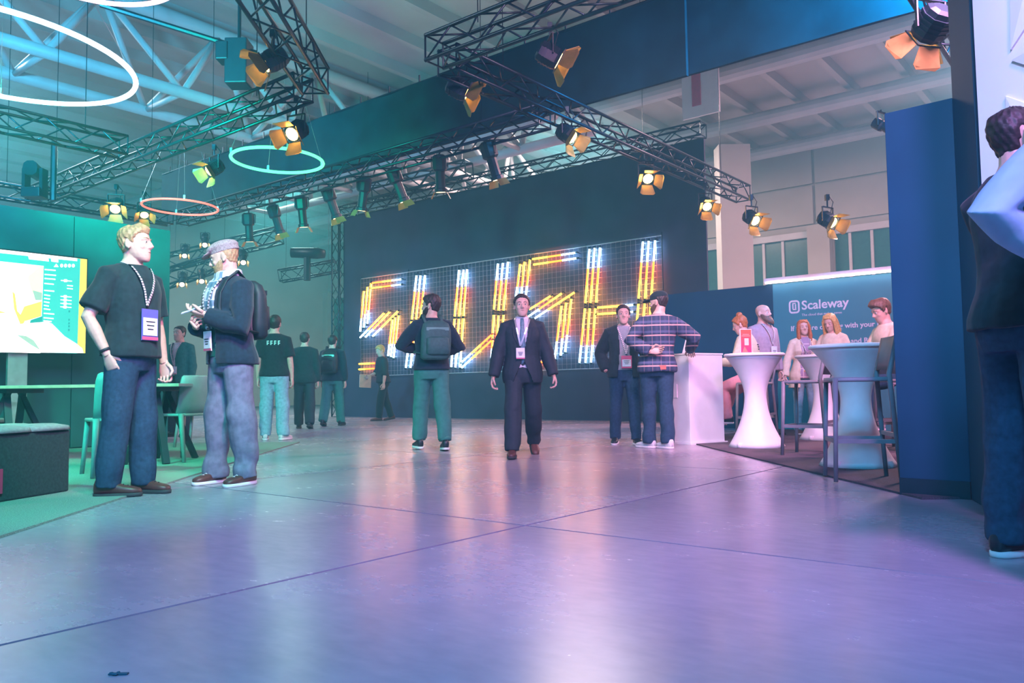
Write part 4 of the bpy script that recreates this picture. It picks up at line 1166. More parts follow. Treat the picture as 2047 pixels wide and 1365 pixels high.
    def hair(s, m, style='short', t=0.016):
        H = s.H; mb = MB()
        def low(az):                                            # hair line height for an angle from the front
            a = abs(az)
            if style == 'bald': return 0.2
            if style == 'fringe': return float(np.interp(a, [0, 60, 90, 115, 180], [.2, .2, .03, -.05, -.07]))
            return float(np.interp(a, [0, 35, 58, 72, 84, 100, 118, 180], [.074, .070, .050, .020, -.020, .022, -.055, -.082]))
        N, K = 36, 22
        cs, xs, ys = [], [], []
        vs, fs = [], []
        for k in range(K + 1):
            u = k / K
            z = -0.10 + u * 0.2175
            rx, ry, cy = it(HZ, HRX, z), it(HZ, HRY, z), it(HZ, HCY, z)
            if z < -0.03: rx, ry, cy = max(rx, .058), max(ry * 0.9, .066), min(cy, 0.004)
            for i in range(N):
                az = -180 + 360 * i / N
                inside = sst(low(az) - 0.004, low(az) + 0.016, z)
                if style == 'fringe': inside *= 1 - sst(.055, .075, z)
                th = -0.012 + inside * (t + 0.012)
                if style == 'quiff' and abs(az) < 70 and z > .06: th += 0.020 * (1 - abs(az) / 70)
                th += inside * 0.0035 * math.sin(i * 2.7 + k * 0.9 + s.seed)
                sa, ca = math.sin(R(az)), math.cos(R(az))
                px = math.copysign(abs(sa) ** (2 / 2.15), sa) * (rx + th); py = math.copysign(abs(ca) ** (2 / 2.15), ca) * (ry + th)
                zz = z + max(0, z - 0.06) / 0.057 * th * 0.9
                vs.append(H((px, cy + py, zz)))
        for k in range(K):
            for i in range(N):
                j = (i + 1) % N; fs.append((k * N + i, k * N + j, (k + 1) * N + j, (k + 1) * N + i))
        fs.append(tuple(range(N - 1, -1, -1))); fs.append(tuple(range(K * N, K * N + N)))
        mb.add(vs, fs)
        if style == 'long':
            for sx in (-1, 1):
                mb.limb([H((sx * .045, .03, .10)), H((sx * .080, .025, .03)), H((sx * .088, .02, -.06)), H((sx * .090, .035, -.15)), H((sx * .080, .06, -.24))], [(.03, .03), (.024, .045), (.026, .050), (.030, .042), (.012, .02)], n=10, round0=True, round1=True)
            mb.limb([H((0, -.04, .09)), H((0, -.088, .02)), H((0, -.098, -.08)), H((0, -.105, -.18)), H((0, -.11, -.26))], [(.06, .03), (.075, .035), (.085, .032), (.085, .026), (.05, .012)], n=12, round0=True, round1=True)
        if style == 'bun':
            mb.ball(H((0, -.045, .142)), (.044, .042, .038), 12, 8)
            for k in range(5): mb.limb([H((0, -.06, .10)), H((.045 * math.cos(k * 1.3), -.05 + .03 * math.sin(k * 1.3), .125)), H((.070 * math.cos(k * 1.3 + .3), -.05 + .06 * math.sin(k * 1.3 + .3), .135))], [.010, .008, .003], n=6)
        me = remeshed(mb, 0.005 * s.far, 1, 0.6)
        wrinkle(me, 0.0035, 60, s.seed)
        return s.put(me, 'hair', m)
    def beard(s, m, t=0.014, long=0.0):
        H = s.H; mb = MB(); N, K = 36, 16; vs, fs = [], []
        for k in range(K + 1):
            z = -0.120 + 0.105 * k / K
            rx, ry, cy = it(HZ, HRX, z), it(HZ, HRY, z), it(HZ, HCY, z)
            for i in range(N):
                az = -180 + 360 * i / N; a = abs(az)
                top = float(np.interp(a, [0, 16, 26, 45, 75, 100, 180], [-.066, -.062, -.040, -.045, -.012, -.015, -.2]))
                ins = (1 - sst(top - .006, top + .008, z)) * (1 - sst(88, 108, a))
                th = -0.012 + ins * (t + 0.012 + long * max(0, 1 - a / 70) * sst(-.05, -.11, z))
                sa, ca = math.sin(R(az)), math.cos(R(az))
                vs.append(H((sa * (rx + th), cy + ca * (ry + th), z - long * 0.9 * ins * sst(-.06, -.12, z) * max(0, 1 - a / 80))))
        for k in range(K):
            for i in range(N):
                j = (i + 1) % N; fs.append((k * N + i, k * N + j, (k + 1) * N + j, (k + 1) * N + i))
        fs.append(tuple(range(N - 1, -1, -1))); fs.append(tuple(range(K * N, K * N + N)))
        mb.add(vs, fs)
        mb.limb([H((-.03, .088, -.047)), H((0, .102, -.040)), H((.03, .088, -.047))], [.006, .007, .006], n=6, round0=True, round1=True)
        me = remeshed(mb, 0.005, 1, 0.7); wrinkle(me, 0.003, 70, s.seed)
        return s.put(me, 'beard', m)
    def top(s, name, m, hem=0.86, off=0.014, sleeve='short', neck=1.475, wr=0.006, flare=0.03, opening=None, cuff=0.0, loose=0.0, label=None):
        mb = MB()
        s.torso(mb, hem, neck, off + loose, 22, flare)
        for n, sx in (('L', -1), ('R', 1)):
            sh, el, w = s.sh[n], s.el[n], s.wr[n]
            fk = 1 - 0.13 * s.fem + 0.2 * s.fat
            A = [s.T((sx * 0.075, -0.014, 1.412)), sh + ZV * 0.002]
            if sleeve == 'short':
                pts = A + [sh.lerp(el, .45), sh.lerp(el, .80)]; rd = [0.042 + off, (0.054 + off) * fk, (0.055 + off) * fk, (0.058 + off) * fk]
            elif sleeve == 'elbow':
                pts = A + [sh.lerp(el, .5), el, el.lerp(w, .25)]; rd = [0.042 + off, (0.054 + off) * fk, (0.050 + off) * fk, (0.046 + off) * fk, (0.046 + off) * fk]
            elif sleeve == 'none':
                pts = A; rd = [0.04, 0.048]
            else:
                pts = A + [sh.lerp(el, .5), el, el.lerp(w, .4), w.lerp(el, .02 - cuff)]
                rd = [0.042 + off, (0.054 + off) * fk, (0.049 + off) * fk, (0.044 + off) * fk, (0.041 + off) * fk, (0.031 + off * 0.9)]
            mb.limb(pts, rd, front=(0, 1, 0.1), n=14, round0=True)
        me = remeshed(mb, 0.0095 * s.far, 4)
        za = None
        wrinkle(me, wr, 20, s.seed, za)
        if opening:
            bm = bmesh.new(); bm.from_mesh(me)
            inv = -s.lean
            kill = []
            for f in bm.faces:
                c = f.calc_center_median()
                z = c.z
                p = Vector((c.x, c.y, c.z - 0.93)); w = sst(0.93, 1.18, c.z)
                p = Matrix.Rotation(s.lean * w, 3, 'X') @ Matrix.Rotation(-s.side * w, 3, 'Y') @ p
                p = Matrix.Rotation(-s.twist * w, 3, 'Z') @ p
                wdt = float(np.interp(p.z + 0.93, [q[0] for q in opening], [q[1] for q in opening]))
                if (abs(p.x) < wdt and p.y > 0.0 and abs(p.x) < 0.15) or (p.z + 0.93 < hem + 0.02 and f.normal.z < -0.6) or (p.z + 0.93 > neck - 0.012 and f.normal.z > 0.6 and abs(p.x) < 0.062):
                    kill.append(f)
            bmesh.ops.delete(bm, geom=kill, context='FACES')
            bm.to_mesh(me); bm.free()
        o = s.put(me, name, m)
        if opening:
            so = o.modifiers.new('thickness', 'SOLIDIFY'); so.thickness = 0.007; so.offset = -1
        if label: o['label'] = label
        s.off = off + loose
        return o
    def trousers(s, m, off=0.014, leg=1.0, hem=0.0, wr=0.007, waist=1.02, name='trousers', short=False):
        mb = MB()
        s.torso(mb, 0.79, waist, off, 20)
        for n in 'LR':
            h, k, a = s.hip[n], s.knee[n], s.ank[n]
            end = a + (a - k).normalized() * (0.020 - hem)
            pts = [h + ZV * 0.04, h.lerp(k, .15), h.lerp(k, .6), k, k.lerp(a, .3), k.lerp(a, .7), end]
            rd = [0.084 + off, 0.086 + off, 0.072 + off, (0.058 + off) * leg, (0.057 + off) * leg, (0.050 + off) * leg, (0.046 + off) * leg]
            if s.fat: rd = [r * (1 + 0.14 * s.fat) for r in rd]
            mb.limb(pts, rd, n=16, round0=True)
        me = remeshed(mb, 0.0095 * s.far, 4)
        ank = [s.ank[n] for n in 'LR']
        def za(co):
            zz = co[:, 2]; return 0.55 + 1.1 * np.exp(-((zz - 0.16) / 0.13) ** 2) + 0.6 * np.exp(-((zz - 0.5) / 0.08) ** 2)
        wrinkle(me, wr, 22, s.seed + 5, za)
        return s.put(me, name, m)
    def skirt_free(s): return s
    def shoes(s, m, sole, laces=None, size=1.0):
        for n, sx in (('L', -1), ('R', 1)):
            fy, fp = s.footp[n]; a = s.ank[n]
            f = Matrix.Rotation(R(fy), 3, 'Z') @ Matrix.Rotation(-R(fp), 3, 'X')
            P = lambda x, y, z: a + f @ (Vector((x, y, z)) * size)
            ys_ = [-0.078, -0.070, -0.04, 0.0, 0.05, 0.10, 0.15, 0.185, 0.198]
            hw = [0.018, 0.030, 0.036, 0.037, 0.040, 0.046, 0.045, 0.032, 0.012]
            ht = [0.070, 0.092, 0.100, 0.095, 0.072, 0.056, 0.046, 0.036, 0.024]
            up = MB()
            up.loft([P(0, y, -0.060 + h / 2 - 0.005) for y, h in zip(ys_, ht)], [f @ Vector((w * size, 0, 0)) for w in hw], [f @ Vector((0, 0, h / 2 * size)) for h in ht], 14, 2.6)
            sh = s.put(up, 'shoe', m)
            so = MB()
            so.loft([P(0, 0.06, z) for z in (-0.080, -0.072, -0.056)], [f @ Vector((0.047 * k * size, 0, 0)) for k in (.98, 1.02, 1.0)], [f @ Vector((0, 0.143 * k * size, 0)) for k in (.98, 1.0, 1.0)], 26, 3.0)
            s.put(so, 'sole', sole, parent=sh)
            if laces:
                lc = MB()
                for q in range(4):
                    y = 0.035 + 0.026 * q; z = -0.062 + it(ys_, ht, y) - 0.004
                    lc.limb([P(-0.024, y, z - 0.010), P(0, y + 0.004, z + 0.003), P(0.024, y + 0.01, z - 0.010)], [.0032] * 3, n=5)
                s.put(lc, 'laces', laces, parent=sh)
        return s
    def collar(s, m, r=0.064, h=0.035, name='collar'):
        a = s.T((0, -0.014, 1.462)); b = s.T((0, -0.006, 1.462 + h))
        mb = MB(); n = 20; vs = []; fs = []
        for c, k in ((a, 1.16), (b, 1.0), (b, 0.90), (a, 1.06)):
            for i in range(n):
                q = 2 * math.pi * i / n; vs.append(c + Vector((math.cos(q) * r * k, math.sin(q) * r * k, -0.012 * max(0, math.sin(q)))))
        for j in range(4):
            for i in range(n): fs.append((j * n + i, j * n + (i + 1) % n, ((j + 1) % 4) * n + (i + 1) % n, ((j + 1) % 4) * n + i))
        mb.add(vs, fs); s.put(mb, name, m)
        return s
    def lanyard(s, zb=1.10, x0=0.0, size=(0.10, 0.135), off=None, mats=None, card=None, stripe=None):
        off = (s.off if off is None else off) + 0.010
        ma, mbk = mats or (M_lan1, M_lan2)
        mb = MB()
        for sx in (-1, 1):
            pts = [s.T((sx * 0.03, -0.080, 1.480)), s.T((sx * 0.070, -0.03, 1.487))]
            N = 16
            top = Vector((sx * 0.075, 0, 1.455))
            for i in range(N + 1):
                t = i / N
                x = sx * 0.078 * (1 - t) ** 1.0 + x0 * t; z = 1.455 + (zb + size[1] / 2 + 0.02 - 1.455) * t
                pts.append(s.front(x, z, off + 0.004))
            k = 0
            for p, q in zip(pts[:-1], pts[1:]):
                L_ = (q - p).length; nseg = 1
                mid = p.lerp(q, 0.72)
                nrm = Vector((0, 1, 0))
                mb.bar(p, mid, 0.0165, 0.003, (0, 1, 0), 0); mb.bar(mid, q, 0.0168, 0.0034, (0, 1, 0), 1)
        s.put(mb, 'lanyard', [ma, mbk], False)
        c = s.front(x0, zb, off + 0.012); w, h = size
        up = (s.T((0, 0, 1.3)) - s.T((0, 0, 1.2))).normalized(); f = s.T((0, .1, 1.3)) - s.T((0, 0, 1.3)); f = (f - up * f.dot(up)).normalized(); rt = f.cross(up)
        M = Matrix((rt, f, up)).transposed()
        bd_ = s.put(MB().box(c, (w, 0.006, h), M), 'badge', card or M_badge, False)
        cr = MB().box(c + M @ Vector((0, 0.005, -0.004 * 3)), (w * 0.86, 0.004, h * 0.56), M)
        s.put(cr, 'name_card', M_card, False, bd_)
        ln = MB()
        for k in range(3): ln.box(c + M @ Vector((0.0, 0.008, h * (0.10 - 0.12 * k))), (w * (0.55 - 0.1 * k), 0.002, 0.006), M)
        s.put(ln, 'printed_lines', M_lan2, False, bd_)
        st = MB().box(c + M @ Vector((0, 0.005, -h * 0.43)), (w * 0.98, 0.004, h * 0.10), M)
        s.put(st, 'stripe', stripe or M_badge2, False, bd_)
        return s
    def world(s, p): return s.root.matrix_world @ s.xf(p) if False else Matrix.Translation(s.root.location) @ Matrix.Rotation(s.root.rotation_euler.z, 4, 'Z') @ s.xf(p)

M_skin = mat('light_skin', (0.66, 0.42, 0.34), 0.5, 0, 0.08, 30, 0, 0.4)
M_eye = mat('eye_white', (0.75, 0.74, 0.72), 0.25, 0, 0.0); M_iris = mat('eye_iris', (0.03, 0.05, 0.06), 0.2, 0, 0.0); M_lip = mat('lip_line', (0.42, 0.17, 0.15), 0.5, 0, 0.05)
M_lan1 = mat('pale_lanyard_ribbon', (0.72, 0.62, 0.66), 0.6, 0, 0.05); M_lan2 = mat('black_lanyard_ribbon', (0.015, 0.02, 0.03), 0.6, 0, 0.05)
M_badge = mat('violet_badge', (0.13, 0.12, 0.45), 0.4, 0, 0.05); M_badge2 = mat('pink_badge_stripe', (0.70, 0.10, 0.22), 0.5, 0, 0.05); M_card = mat('white_badge_card', (0.80, 0.80, 0.84), 0.5, 0, 0.03)
M_tee = mat('black_cotton', (0.012, 0.028, 0.035), 0.85, 0, 0.25, 30, 0.05, 0.3, 0.1)
M_jean = mat('dark_denim', (0.020, 0.055, 0.10), 0.85, 0, 0.25, 40, 0.1, 0.3)
M_jeanl = mat('pale_denim', (0.22, 0.42, 0.50), 0.85, 0, 0.18, 30, 0.1, 0.3)
M_jeanv = mat('faded_violet_grey_denim', (0.16, 0.17, 0.24), 0.85, 0, 0.22, 22, 0.1, 0.3)
M_wool = mat('dark_navy_wool', (0.010, 0.026, 0.045), 0.9, 0, 0.25, 40, 0.1, 0.3, 0.15)
M_suit = mat('charcoal_suit_cloth', (0.020, 0.032, 0.045), 0.75, 0, 0.15, 40, 0.05, 0.35)
M_greent = mat('green_chinos', (0.045, 0.19, 0.17), 0.85, 0, 0.12, 25, 0.05, 0.3)
M_greenj = mat('green_jacket_cloth', (0.030, 0.16, 0.14), 0.85, 0, 0.2, 25, 0.05, 0.3)
M_cream = mat('cream_wool', (0.72, 0.62, 0.46), 0.85, 0, 0.1, 30, 0.05, 0.3)
M_hblond = mat('fair_hair', (0.42, 0.26, 0.14), 0.55, 0, 0.3, 60, 0.2); M_hbrown = mat('dark_brown_hair', (0.030, 0.022, 0.022), 0.55, 0, 0.3, 60, 0.2)
M_hginger = mat('ginger_hair', (0.45, 0.13, 0.035), 0.5, 0, 0.3, 60, 0.2); M_hgold = mat('golden_hair', (0.62, 0.36, 0.12), 0.5, 0, 0.3, 60, 0.2); M_hmid = mat('mid_brown_hair', (0.13, 0.075, 0.045), 0.55, 0, 0.3, 60, 0.2)
M_leather = mat('brown_shoe_leather', (0.10, 0.035, 0.03), 0.45, 0, 0.2, 20); M_shoe = mat('black_shoe_leather', (0.012, 0.02, 0.028), 0.45, 0, 0.2)
M_sole = mat('white_rubber_sole', (0.72, 0.70, 0.72), 0.6, 0, 0.05); M_dsole = mat('dark_rubber_sole', (0.03, 0.03, 0.035), 0.7)
M_trainer = mat('pale_trainer_fabric', (0.62, 0.66, 0.66), 0.7, 0, 0.1)
M_cap = mat('grey_tweed', (0.32, 0.25, 0.27), 0.9, 0, 0.35, 120, 0.2)
M_scarf = plaid('checked_scarf', (0.55, 0.55, 0.62), [(2, 7.0, 0.0, 0.32, (0.06, 0.16, 0.26), .75), (0, 16.0, 0.0, 0.35, (0.06, 0.16, 0.26), .8), (2, 14.0, 0.6, 0.68, (0.75, 0.72, 0.78), .9)])
M_flannel = plaid('checked_flannel', (0.020, 0.040, 0.085), [(0, 11.0, 0.0, 0.30, (0.05, 0.06, 0.12), .7), (2, 9.0, 0.0, 0.13, (0.62, 0.40, 0.36), .9), (2, 9.0, 0.30, 0.52, (0.10, 0.13, 0.24), .7), (0, 11.0, 0.55, 0.62, (0.35, 0.25, 0.28), .5)])
M_plaidl = plaid('pale_checked_dress', (0.36, 0.24, 0.36), [(2, 9.0, 0.0, 0.10, (0.75, 0.62, 0.62), .9), (0, 9.0, 0.45, 0.55, (0.75, 0.62, 0.62), .8)])
M_mauve = mat('mauve_knit', (0.42, 0.30, 0.36), 0.85, 0, 0.12, 30); M_pinkt = mat('pink_trousers_cloth', (0.75, 0.30, 0.36), 0.85, 0, 0.1, 25)
M_shirt = mat('pale_shirt_cotton', (0.62, 0.60, 0.66), 0.8, 0, 0.05, 25); M_tie = mat('blue_green_tie', (0.08, 0.20, 0.26), 0.5, 0, 0.35, 40)
M_olive = mat('olive_backpack_nylon', (0.030, 0.10, 0.095), 0.7, 0, 0.2, 30, 0.1); M_pack = mat('black_backpack_nylon', (0.010, 0.022, 0.03), 0.6, 0, 0.2, 30, 0.1)
M_blueshirt = mat('pale_blue_shirt_cotton', (0.24, 0.44, 0.58), 0.8, 0, 0.06, 20, 0.05)
M_phone = mat('silver_phone_shell', (0.35, 0.36, 0.42), 0.3, 0.5, 0.03)

def place(px, py):
    g = ground(px, py); return (g.x, g.y)

def backpack(P, m, label, z0=1.02, z1=1.42, w=0.15, d=0.085, accent=None, off=0.03):
    e = tag(empty('backpack', P.world(P.T((0, -0.2, 1.2))), P.root.rotation_euler.z), label, 'backpack')
    b0 = P.root.location; inv = Matrix.Rotation(-P.root.rotation_euler.z, 4, 'Z')
    def L(p): return inv @ (P.world(p) - e.location)
    cs, xs, ys = [], [], []
    for i, t in enumerate((0, .06, .25, .5, .75, .92, 1.0)):
        z = z0 + (z1 - z0) * t; rx, ry, cy = P.ring(z, off)
        kk = (0.75, 0.96, 1.0, 1.0, 0.98, 0.85, 0.5)[i]; dd_ = d * (0.7, 1.0, 1.1, 1.05, 0.95, 0.75, 0.4)[i]
        c = P.T((0, cy - ry - d * 0.85, z))
        cs.append(L(c)); xs.append(Vector((w * kk * P.k, 0, 0))); ys.append(Vector((0, dd_ * P.k, 0)))
    MB().loft(cs, xs, ys, 20, 3.4).build('pack_body', m, e, True)
    c = L(P.T((0, P.ring(1.15)[2] - P.ring(1.15)[1] - off - d * 1.9, z0 + 0.16)))
    MB().loft([c + Vector((0, 0, -0.11)), c + Vector((0, 0, -0.09)), c + Vector((0, 0, 0.07)), c + Vector((0, 0, 0.09))], [Vector((w * k, 0, 0)) for k in (.6, .78, .74, .5)], [Vector((0, k, 0)) for k in (.02, .04, .035, .015)], 16, 3.5).build('front_pocket', m, e, True)
    c2 = c + Vector((0, 0.012, 0.175))
    MB().box(c2, (w * 1.5, 0.02, 0.035)).build('flap_band', accent or m, e)
    for sx in (-1, 1):
        pts = [P.T((sx * 0.085, P.ring(1.40)[2] - P.ring(1.40)[1] - off, 1.40)), P.T((sx * 0.10, -0.02, 1.482 + off))] + [P.front(sx * (0.105 + 0.02 * t), 1.44 - 0.30 * t, off + 0.006) for t in (0, .3, .6, 1)] + [P.T((sx * (P.ring(1.1)[0] + off + 0.008), -0.01, 1.09)), P.T((sx * 0.13, P.ring(1.06)[2] - P.ring(1.06)[1] - off, 1.07))]
        MB().limb([L(p) for p in pts], [(0.026, 0.006)] * len(pts), front=(0, 0.3, 1), n=8, pw=3).build('shoulder_strap', m, e, True)
    return e
def atx(px, D): return ((px - 1023.5) / FPX * D * 1.0, D)
# 1 man in black t-shirt
P1 = Person('stocky fair haired man in black t-shirt with lanyard, smiling at the man in flat cap', atx(262, 5.30), -96, 1.81, fat=0.12, seed=1, far=0.8, twist=-15, head=(6, 2, 0),
            legs={'L': (4, 2, 4, -8), 'R': (-4, 2, 2, -18)},
            arms={'R': {'hand': (0.205, -0.035, 0.89), 'pole': (0.5, -0.6, 0.0), 'palm': (-1, 0.1, 0), 'dir': (-0.25, 0.30, -1)}, 'L': {'ua': (-0.22, 0.02, -1), 'fa': (-0.04, 0.18, -1)}})
P1.body().face(M_hblond); P1.hair(M_hblond, 'quiff', 0.010)
P1.top('t_shirt', M_tee, 0.88, 0.020, 'short', wr=0.009, flare=0.05); P1.trousers(M_jean, 0.020, 1.12, wr=0.010); P1.shoes(M_leather, M_dsole, M_lan2)
P1.lanyard(1.08, 0.03, (0.13, 0.20))
wb_ = MB(); d = (P1.wr['R'] - P1.el['R']).normalized(); c = P1.wr['R'] - d * 0.03
wb_.limb([c - d * 0.008, c + d * 0.008], [0.035, 0.035], n=14); P1.put(wb_, 'wrist_band', M_lan2)
# 2 man in flat cap
P2 = Person('man in grey flat cap, checked scarf and dark coat looking at his phone', atx(460, 5.85), 138, 1.80, seed=2, far=0.8, head=(-42, -18, 0), lean=3,
            legs={'L': (-2, 4, 3, 16), 'R': (3, 6, 3, -14)},
            arms={'L': {'hand': (-0.05, 0.21, 1.19), 'pole': (-0.7, -0.6, -0.5), 'palm': (0.5, -0.2, 1), 'dir': (0.8, 0.5, 0.15), 'curl': 0.7}, 'R': {'hand': (0.12, 0.20, 1.12), 'pole': (0.7, -0.6, -0.5), 'palm': (-0.6, -0.4, 0.6), 'dir': (-0.75, 0.55, 0.1), 'curl': 1.6}})
P2.body().face(M_hblond); P2.hair(M_hblond, 'fringe', 0.004); P2.beard(M_hblond, 0.004)
P2.top('shirt', M_greenj, 0.90, 0.012, 'none'); P2.top('coat', M_wool, 0.845, 0.032, 'long', wr=0.009, flare=0.02, opening=[(0.84, .055), (1.0, .045), (1.2, .05), (1.40, .07), (1.5, .08)])
P2.trousers(M_jeanv, 0.020, 1.22, hem=-0.01, wr=0.014); P2.shoes(M_leather, M_sole, M_sole)
H = P2.H; cp = MB()
cp.ball(H((0, -.010, .078)), (.088, .112, .050), 18, 10, rot=P2.hm); cp.ball(H((0, .050, .082)), (.078, .070, .034), 16, 8, rot=P2.hm @ Matrix.Rotation(-0.35, 3, 'X'))
cp.ball(H((0, .105, .052)), (.066, .055, .010), 16, 6, rot=P2.hm @ Matrix.Rotation(-0.30, 3, 'X'))
cp.loft([H((0, -.012, .035)), H((0, -.012, .07))], [P2.hm @ Vector((.081, 0, 0))] * 2, [P2.hm @ Vector((0, .105, 0))] * 2, 22)
P2.put(remeshed(cp, 0.005, 3), 'flat_cap', M_cap)
sf = MB(); n = 16
sf.limb([P2.T((0.075 * math.cos(q * 2 * math.pi / n), -0.006 + 0.078 * math.sin(q * 2 * math.pi / n), 1.487 - 0.012 * math.sin(q * 2 * math.pi / n))) for q in range(n + 1)], [(0.024, 0.040)] * (n + 1), front=(0, 0, 1), n=10)
for sx, zz in ((-0.030, 1.13), (0.036, 1.10)):
    sf.limb([P2.front(sx * .9, 1.475, .012)] + [P2.front(sx, 1.43 - (1.43 - zz) * t, 0.030) for t in (0, .25, .5, .75, 1)], [(0.028, 0.018), (0.036, 0.018), (0.040, 0.014), (0.042, 0.013), (0.043, 0.012), (0.044, 0.010)], n=12, pw=3)
me = remeshed(sf, 0.007, 2); wrinkle(me, 0.004, 40, 3); P2.put(me, 'scarf', M_scarf)
P2.off = 0.034
P2.lanyard(1.015, 0.02, (0.105, 0.14), card=M_card, stripe=M_badge2)
backpack(P2, M_pack, 'black backpack worn by the man in flat cap', 1.03, 1.45, 0.150, 0.058)
ph = tag(empty('phone', P2.world(P2.wr['L'] + Vector((0.085, 0.065, 0.035))), R(138)), 'silver phone held by the man in flat cap', 'phone')
rt = Matrix.Rotation(R(-25), 3, 'X') @ Matrix.Rotation(R(-32), 3, 'Z')
MB().box((0, 0, 0), (0.073, 0.148, 0.008), rt).build('case', M_phone, ph, bevel=0.003); MB().box(rt @ Vector((0, 0, 0.0045)), (0.066, 0.138, 0.001), rt).build('display', glow('phone_display', (0.6, 0.7, 0.9), 0.6), ph)
# 3 green jacket
P3 = Person('man in green jacket with a white badge standing far behind the lounge chairs', atx(358, 12.6), 168, 1.76, far=1.5, seed=3, head=(-8, 0, 0))
P3.body().face(M_hbrown); P3.hair(M_hbrown, 'short', 0.012); P3.top('shirt', M_shirt, 0.95, 0.010, 'none'); P3.top('jacket', M_greenj, 0.84, 0.030, 'long', opening=[(0.82, .03), (1.1, .02), (1.3, .03), (1.42, .06), (1.5, .08)])
P3.trousers(M_suit, 0.016, 1.1); P3.shoes(M_shoe, M_dsole); P3.lanyard(1.03, 0.0, (0.12, 0.12), card=M_card)
# 4 t-shirt from behind
P4 = Person('man seen from behind in black t-shirt with small white print and pale jeans', atx(548, 11.3), 6, 1.78, far=1.4, seed=4, fat=0.15, legs={'L': (3, 3, 3, 10), 'R': (-3, 4, 3, 22)})
P4.body(); P4.hair(M_hbrown, 'short', 0.015); P4.top('t_shirt', M_tee, 0.88, 0.020, 'short'); P4.trousers(M_jeanl, 0.018, 1.2, wr=0.009); P4.shoes(M_trainer, M_sole)
for k in range(4):
    c = P4.front(-0.075 + 0.05 * k, 1.345, 0.026, -1)
    MBp = MB().box(c, (0.014, 0.004, 0.06)).box(c + Vector((0.012, 0, 0.022)), (0.022, 0.004, 0.014)).box(c + Vector((0.012, 0, -0.006)), (0.022, 0.004, 0.013))
    P4.put(MBp, 'back_print', mat('mint_print', (0.45, 0.80, 0.72), 0.6), False)
# 5 two walking away in the distance
P5 = Person('person in black walking away beside the backdrop leg, slightly nearer one', atx(608, 14.8), 8, 1.80, far=1.6, seed=5, legs={'L': (10, 2, 6, 5), 'R': (-9, 2, 12, 5, 12)})
P5.body(); P5.hair(M_hbrown, 'short', 0.014); P5.top('jacket', M_tee, 0.82, 0.032, 'long'); P5.trousers(M_suit, 0.020, 1.25); P5.shoes(M_shoe, M_dsole)
P6 = Person('person in dark jacket walking away with a black backpack, nearest the backdrop leg', atx(664, 15.8), -4, 1.82, far=1.6, seed=6, legs={'L': (-10, 2, 14, 5, 14), 'R': (12, 3, 5, 5)})
P6.body(); P6.hair(M_hbrown, 'short', 0.014); P6.top('jacket', M_wool, 0.86, 0.034, 'long'); P6.trousers(M_greent, 0.020, 1.2); P6.shoes(M_shoe, M_dsole)
backpack(P6, M_pack, 'black backpack with pale bands on the distant walker', 1.0, 1.44, 0.16, 0.09, M_silver, 0.035)
# 7 fair haired person by the backdrop
P7 = Person('fair haired young person in dark overshirt walking past the first glowing letter', atx(765, 18.2), 112, 1.74, far=1.6, seed=7, head=(12, -22, 0), lean=4, legs={'L': (12, 2, 6, 5), 'R': (-10, 2, 10, 5, 10)},
            arms={'R': {'hand': (0.16, 0.30, 1.02), 'pole': (0.6, -0.6, -0.3)}, 'L': {'ua': (-0.2, -0.05, -1), 'fa': (-0.1, 0.15, -1)}})
P7.body().face(M_hblond); P7.hair(M_hgold, 'short', 0.020); P7.top('overshirt', M_suit, 0.88, 0.032, 'elbow'); P7.trousers(M_tee, 0.018, 1.2); P7.shoes(M_leather, M_dsole)
fd = tag(empty('folder', P7.world(P7.wr['R'] + Vector((0.02, 0.07, -0.10))), R(112)), 'pale orange folder carried by the fair haired walker', 'folder')
rt = Matrix.Rotation(R(78), 3, 'Y') @ Matrix.Rotation(R(18), 3, 'X')
MB().box((0, 0, 0), (0.30, 0.26, 0.03), rt).build('cover', mat('orange_folder_card', (0.70, 0.36, 0.20), 0.6), fd); MB().box(rt @ Vector((0, 0.005, 0.0)), (0.285, 0.262, 0.022), rt).build('papers', M_card, fd)
# 8 walker with green backpack
P8 = Person('bearded man in green trousers walking away with an olive backpack', atx(862, 8.95), 14, 1.76, seed=8, head=(58, -4, 0), twist=6, legs={'L': (15, 3, 8, 8), 'R': (-9, 3, 4, 2, 4)},
            arms={'L': {'hand': (-0.14, 0.20, 1.14), 'pole': (-1, -0.35, -0.35)}, 'R': {'hand': (0.16, 0.22, 1.10), 'pole': (1, -0.5, -0.4)}})
P8.body().face(M_hbrown); P8.hair(M_hbrown, 'short', 0.020); P8.beard(M_hbrown, 0.010); P8.top('sweater', M_wool, 0.90, 0.026, 'long'); P8.trousers(M_greent, 0.018, 1.18, hem=0.05, wr=0.009); P8.shoes(M_shoe, M_sole)
for n in 'LR':
    a, k = P8.ank[n], P8.knee[n]; d = (a - k).normalized()
    P8.put(MB().limb([a - d * 0.065, a - d * 0.02], [0.068, 0.070], n=18), 'turn_up', M_greent)
backpack(P8, M_olive, 'olive green backpack on the man walking away', 1.00, 1.43, 0.165, 0.085, mat('grey_green_webbing', (0.14, 0.30, 0.27), 0.7))
